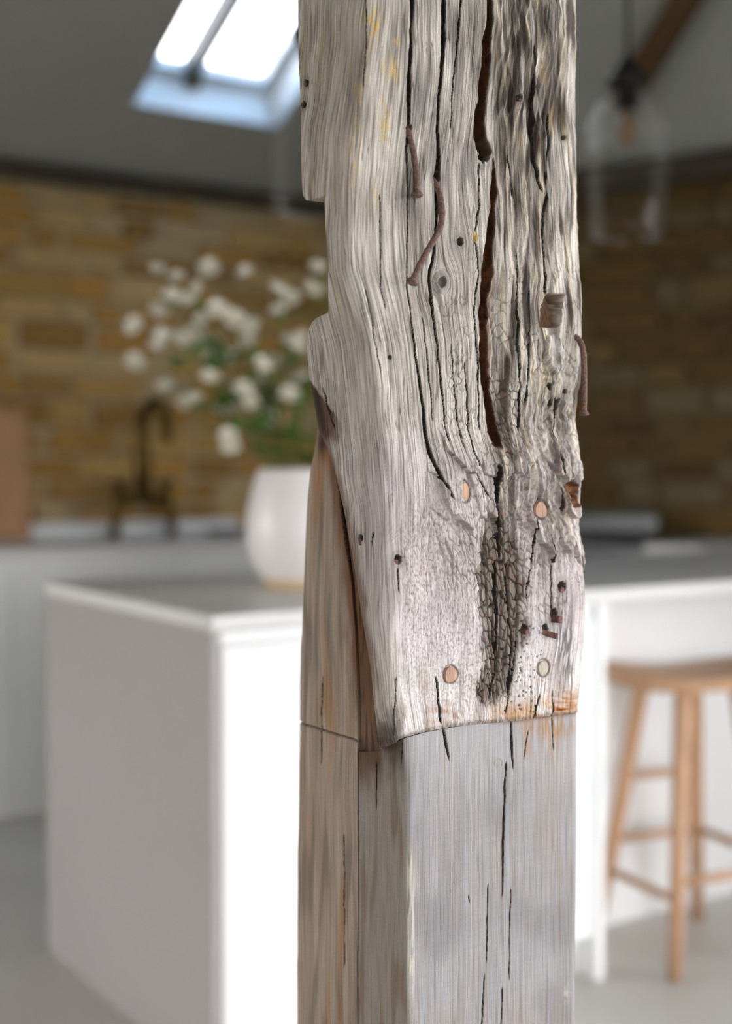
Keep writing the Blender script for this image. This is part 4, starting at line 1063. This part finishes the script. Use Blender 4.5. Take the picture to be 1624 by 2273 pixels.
def peg(px, py, rx, ry, proud, tiltz, cfun, label):
    c = surf(px, py, 0)
    z = Vector((0, 0, 1)); a = z.cross(nrmR).normalized()
    seg = 28; vs_, fs_ = [], []
    rings = [(1.0, -0.012), (1.0, proud - .0006), (0.93, proud), (0.6, proud + .0002), (0.25, proud + .0003)]
    for f, hgt in rings:
        for k in range(seg):
            t = 2 * math.pi * k / seg
            wob = 1 + 0.05 * math.sin(3 * t + px)
            p = c + a * (rx * f * math.cos(t) * wob) + z * (ry * f * math.sin(t) * wob) + nrmR * (hgt + tiltz * f * math.sin(t) * ry)
            vs_.append(p)
    for i in range(len(rings) - 1):
        for k in range(seg):
            fs_.append((i * seg + k, i * seg + (k + 1) % seg, (i + 1) * seg + (k + 1) % seg, (i + 1) * seg + k))
    fs_.append(tuple((len(rings) - 1) * seg + k for k in range(seg)))
    o = MB().add(vs_, fs_).build('oak_peg', cfun, post, True, math.radians(40))
    o['label'] = label
M_peg1 = simple('pinkish_oak_peg', (172, 138, 118), .8, .25, 300, stretch=(1, 1, .18), bump=.6, bscale=900)
M_peg2 = simple('orange_oak_peg', (184, 150, 120), .8, .28, 260, stretch=(1, 1, .18), bump=.6, bscale=900)
M_peg3 = simple('pale_oak_peg', (176, 166, 150), .8, .15, 300, stretch=(1, 1, .18), bump=.6, bscale=900)
px2 = MMP * 1.2
peg(1029, 1093, 13 * px2, 22 * MMP, .0004, 0.0, M_peg2, 'tapered orange-brown oak peg')
peg(1197, 1132, 15 * px2, 19 * MMP, .0026, -0.12, M_peg1, 'round pinkish oak peg standing proud')
peg(1001, 1498, 15 * px2, 18 * MMP, .0002, 0.0, M_peg1, 'flush pinkish oak peg near the joint')
peg(1207, 1484, 13 * px2, 18 * MMP, -.0004, 0.0, M_peg3, 'flush pale oak peg right of the split')
# ------------------------------------------------------------------ pendants
def pendant(pos, zceil, label):
    p = empty('glass_pendant', pos, 0, label, 'pendant lamp', 'clear glass pendants over the island')
    R_, Hh = 0.112, 0.40
    prof = [(R_ * 0.90, 0), (R_ * 0.93, 0.05), (R_ * 0.97, 0.13), (R_, 0.22)]
    for i in range(1, 11):
        a = i * math.pi / 2 / 10
        prof.append((max(0.03, R_ * math.cos(a)), 0.24 + (Hh - 0.24) * math.sin(a)))
    g = MB().lathe(prof, 40, caps=(False, False)).build('glass_shade', M_pglass, p, True)
    MB().lathe([(R_ * .90 - .004, 0), (R_ * .90 + .003, 0), (R_ * .90 + .003, .008), (R_ * .90 - .004, .008)], 40, caps=(False, False)).build('rim', M_pglass, g, True)
    MB().lathe([(0.012, 0.47), (0.02, 0.455), (0.05, 0.42), (0.055, 0.395), (0.03, 0.385), (0.024, 0.33)], 20).build('cap', M_darkmetal, p, True)
    MB().tube([(0, 0, 0.465), (0, 0, zceil - pos[2])], 0.006, 8).build('cord', M_darkmetal, p, True)
    m, nt, b = mat_new('warm_filament_bulb')
    nz = nt.nodes.new('ShaderNodeTexNoise'); nz.inputs['Scale'].default_value = 30
    b.inputs['Base Color'].default_value = srgb(130, 100, 70); b.inputs['Emission Color'].default_value = srgb(255, 170, 90)
    b.inputs['Emission Strength'].default_value = 0.005
    nt.links.new(nz.outputs['Fac'], b.inputs['Roughness'])
    bu = MB().lathe([(0.002, 0.235), (0.016, 0.24), (0.024, 0.26), (0.024, 0.28), (0.013, 0.31), (0.012, 0.335)], 16).build('bulb', m, p, True)
    return p
pA = at(697, 467, 3.15); pB = at(1390, 522, 3.62)
pendant(pA, CEIL, 'clear glass pendant lamp mostly hidden behind the post')
pendant(pB, min(CEIL, EAVES + RISE * (pB - A).dot(N1), EAVES + RISE2 * (pB - A).dot(N2)), 'clear glass pendant lamp hanging right of the post')

# ------------------------------------------------------------------ vase and flowers
vb = at(664, 1297, 3.13); vb.z = TOP
vase = empty('vase', vb, 0, 'white stoneware vase with raw buff base on the island', 'vase')
vp = [(0.088, 0.022), (0.104, 0.045), (0.119, 0.085), (0.124, 0.125), (0.121, 0.17), (0.109, 0.225), (0.098, 0.262), (0.094, 0.272), (0.089, 0.274), (0.086, 0.262), (0.1, 0.2), (0.105, 0.12), (0.08, 0.04), (0.001, 0.03)]
MB().lathe(vp, 48, caps=(False, False)).build('glazed_body', M_ceramic, vase, True)
MB().lathe([(0.07, 0), (0.076, 0.004), (0.088, 0.0225)], 48, caps=(True, False)).build('unglazed_base', M_rawclay, vase, True)

def blossom_mesh(k):
    r = random.Random(50 + k); mb = MB()
    for ring, (n, rad, tilt) in enumerate(((6, 0.020, 0.25), (5, 0.016, 0.75), (4, 0.010, 1.2))):
        for i in range(n):
            a = 2 * math.pi * (i + 0.5 * ring) / n + r.uniform(-.2, .2)
            t = tilt + r.uniform(-.15, .15); w = rad * 0.62
            M_ = Matrix.Rotation(a, 4, 'Z') @ Matrix.Rotation(-t, 4, 'Y')
            pts = [(0, 0, 0), (rad * .45, -w, .003), (rad * .95, -w * .6, .006), (rad * 1.08, 0, .004), (rad * .95, w * .6, .006), (rad * .45, w, .003), (rad * .55, 0, -.002)]
            vs_ = [M_ @ Vector(p) for p in pts]
            mb.add(vs_, [(0, 1, 6), (1, 2, 6), (2, 3, 6), (3, 4, 6), (4, 5, 6), (5, 0, 6)])
    me = bpy.data.meshes.new('blossom'); me.from_pydata(mb.v, [], mb.f); me.materials.append(M_petal)
    return me
BL = [blossom_mesh(k) for k in range(4)]
cmb = MB().lathe([(0.001, 0.0), (0.004, 0.002), (0.005, 0.005), (0.003, 0.009), (0.0005, 0.010)], 8)
CEN = bpy.data.meshes.new('flower_centre'); CEN.from_pydata(cmb.v, [], cmb.f); CEN.materials.append(M_centre)
def leaf_mesh(k):
    r = random.Random(k); L, w = 0.055, 0.013
    vs_, fs_ = [], []
    for i in range(6):
        t = i / 5; ww = w * math.sin(math.pi * min(0.97, 0.06 + 0.9 * t)); z = -0.012 * t * t
        vs_ += [(L * t, -ww, z + 0.003), (L * t, 0, z), (L * t, ww, z + 0.003)]
    for i in range(5):
        fs_ += [(3 * i, 3 * i + 1, 3 * i + 4, 3 * i + 3), (3 * i + 1, 3 * i + 2, 3 * i + 5, 3 * i + 4)]
    me = bpy.data.meshes.new('leaf'); me.from_pydata(vs_, [], fs_); me.materials.append(M_leaf); return me
LEAF = leaf_mesh(1)
fl_px = [(349, 602), (465, 601), (545, 607), (705, 598), (392, 618), (440, 646), (415, 673), (383, 666), (615, 646), (695, 646), (647, 666), (615, 693),
         (350, 698), (301, 725), (483, 691), (506, 705), (449, 714), (524, 714), (558, 732), (358, 746), (353, 769), (401, 760), (431, 746), (298, 805),
         (656, 773), (642, 760), (668, 752), (515, 794), (469, 796), (579, 814), (604, 805), (465, 842), (368, 862), (668, 844), (542, 869), (554, 893), (524, 898),
         (435, 889), (410, 894), (488, 912), (604, 892), (642, 883), (599, 937), (506, 972), (510, 995), (554, 762), (583, 842),
         (760, 640), (790, 720), (820, 690), (850, 770), (740, 800), (800, 840), (870, 860), (900, 790), (760, 900), (830, 930)]
mouth = vb + Vector((0, 0, 0.272))
fl_px.sort(key=lambda p: math.atan2(p[0] - 664, 1120 - p[1]))
rf = random.Random(3)
ORD = ['leftmost', 'second', 'third', 'fourth', 'fifth', 'sixth', 'seventh', 'eighth', 'ninth', 'tenth', 'eleventh', 'twelfth', 'thirteenth', 'fourteenth', 'fifteenth', 'sixteenth', 'seventeenth', 'eighteenth', 'nineteenth', 'twentieth']
groups = [fl_px[i:i + 3] for i in range(0, len(fl_px), 3)]
for gi, grp in enumerate(groups):
    side = ('%s flowering stem from the left in the white vase' % ORD[gi]) if gi else 'leftmost flowering stem drooping from the white vase'
    if gi == len(groups) - 1: side = 'rightmost flowering stem in the white vase, hidden behind the post'
    base = vb + Vector((rf.uniform(-.03, .03), rf.uniform(-.03, .03), 0.036))
    st = empty('flower_stem', base, 0, side, 'flower', 'white flowering stems in the vase')
    a_ = 2 * math.pi * gi / len(groups)
    tips = [at(px, py, 3.13 + rf.uniform(-0.13, 0.14)) for px, py in grp]
    cen = sum(tips, Vector()) / len(tips)
    lip = mouth + Vector(((cen.x - vb.x) * 0.20, (cen.y - vb.y) * 0.25, -0.01))
    lip.x = max(vb.x - .07, min(vb.x + .07, lip.x))
    fork = lip.lerp(cen, 0.55) + Vector((0, 0, 0.035))
    mb = MB()
    main = [Vector((0, 0, 0)), lip - base, (lip.lerp(fork, .5) + Vector((0, 0, .012))) - base, fork - base]
    mb.tube(main, [0.0024, 0.0022, 0.002, 0.0017], 6)
    for tp in tips:
        mid = fork.lerp(tp, 0.5) + Vector((0, 0, 0.012))
        mb.tube([fork - base, mid - base, tp - base], [0.0015, 0.0012, 0.001], 5)
    mb.build('stem', M_stem, st, True)
    for tp in tips:
        o = bpy.data.objects.new('blossom', rf.choice(BL)); col.objects.link(o); o.parent = st
        o.location = tp - base
        o.rotation_euler = (rf.uniform(0.3, 1.3), rf.uniform(-.5, .5), rf.uniform(-.6, .6)); s = rf.uniform(1.05, 1.45); o.scale = (s, s, s)
        c = bpy.data.objects.new('flower_centre', CEN); col.objects.link(c); c.parent = o
    for k in range(9):
        t = rf.uniform(0.05, 1.0)
        P = (lip.lerp(fork, t / .5) if t < .5 else fork.lerp(rf.choice(tips), (t - .5) * 1.7)) - base
        o = bpy.data.objects.new('leaf', LEAF); col.objects.link(o); o.parent = st
        o.location = P; o.rotation_euler = (rf.uniform(-.5, .5), rf.uniform(-1.0, .3), rf.uniform(0, 6.28)); s = rf.uniform(.7, 1.3); o.scale = (s, s, s)

# ------------------------------------------------------------------ bar stool
sc_ = Vector((0.785, 3.27, 0)); ST_YAW = math.atan2(0.078, 0.21) * -1
stool = empty('bar_stool', sc_, math.radians(-20.4), 'oak bar stool with dished seat tucked under the island overhang', 'stool')
# local axes: A left(-x), D right(+x), B front(-y), C back(+y)
hf = 0.224; ht = 0.115; SEAT = 0.70
feet = {'A': Vector((-hf, 0, 0)), 'D': Vector((hf, 0, 0)), 'B': Vector((0, -hf, 0)), 'C': Vector((0, hf, 0))}
tops = {'A': Vector((-ht, 0, SEAT - .065)), 'D': Vector((ht, 0, SEAT - .065)), 'B': Vector((0, -ht, SEAT - .065)), 'C': Vector((0, ht, SEAT - .065))}
for k in 'ABCD':
    MB().tube([feet[k], feet[k].lerp(tops[k], .5), tops[k], tops[k].lerp(feet[k], -0.04)], [0.016, 0.0195, 0.0205, 0.0205], 16).build('leg', M_stool, stool, True)
def on(k, z): return feet[k].lerp(tops[k], z / (SEAT - .065))
for a, b, z in (('A', 'B', .175), ('C', 'D', .25), ('B', 'D', .215), ('A', 'C', .25), ('A', 'C', .41), ('B', 'D', .40)):
    if (a, b, z) == ('B', 'D', .40): continue
    MB().tube([on(a, z), on(a, z).lerp(on(b, z), .5), on(b, z)], [0.0095, 0.012, 0.0095], 12).build('stretcher', M_stool, stool, True)
# dished seat
n_r, n_t = 10, 48; sv, sf = [], []
def seat_r(t):
    c, s = abs(math.cos(t)), abs(math.sin(t)); p = 3.2
    return 1.0 / ((c / 0.205) ** p + (s / 0.165) ** p) ** (1 / p)
rot = math.radians(35)
for layer in (0, 1):
    for i in range(n_r + 1):
        for j in range(n_t):
            t = 2 * math.pi * j / n_t; rr = seat_r(t) * i / n_r
            x, y = rr * math.cos(t), rr * math.sin(t)
            f = i / n_r
            if layer == 0:
                z = SEAT + 0.012 - 0.03 * (1 - (x / 0.205) ** 2) + 0.012 * max(0, -(y / .165)) * (1 - abs(x / .205)) - 0.008 * max(0, f - .85) / .15
            else:
                z = SEAT - 0.055 + 0.012 * f * f
                x, y = x * 0.95, y * 0.95
            sv.append((x * math.cos(rot) - y * math.sin(rot), x * math.sin(rot) + y * math.cos(rot), z))
N_ = (n_r + 1) * n_t
for i in range(n_r):
    for j in range(n_t):
        a, b = i * n_t + j, i * n_t + (j + 1) % n_t
        sf.append((a, a + n_t, b + n_t, b)); sf.append((N_ + b, N_ + b + n_t, N_ + a + n_t, N_ + a))
for j in range(n_t):
    a, b = n_r * n_t + j, n_r * n_t + (j + 1) % n_t
    sf.append((a, N_ + a, N_ + b, b))
so = MB().add(sv, sf).build('seat', M_stool, stool, True, math.radians(50))
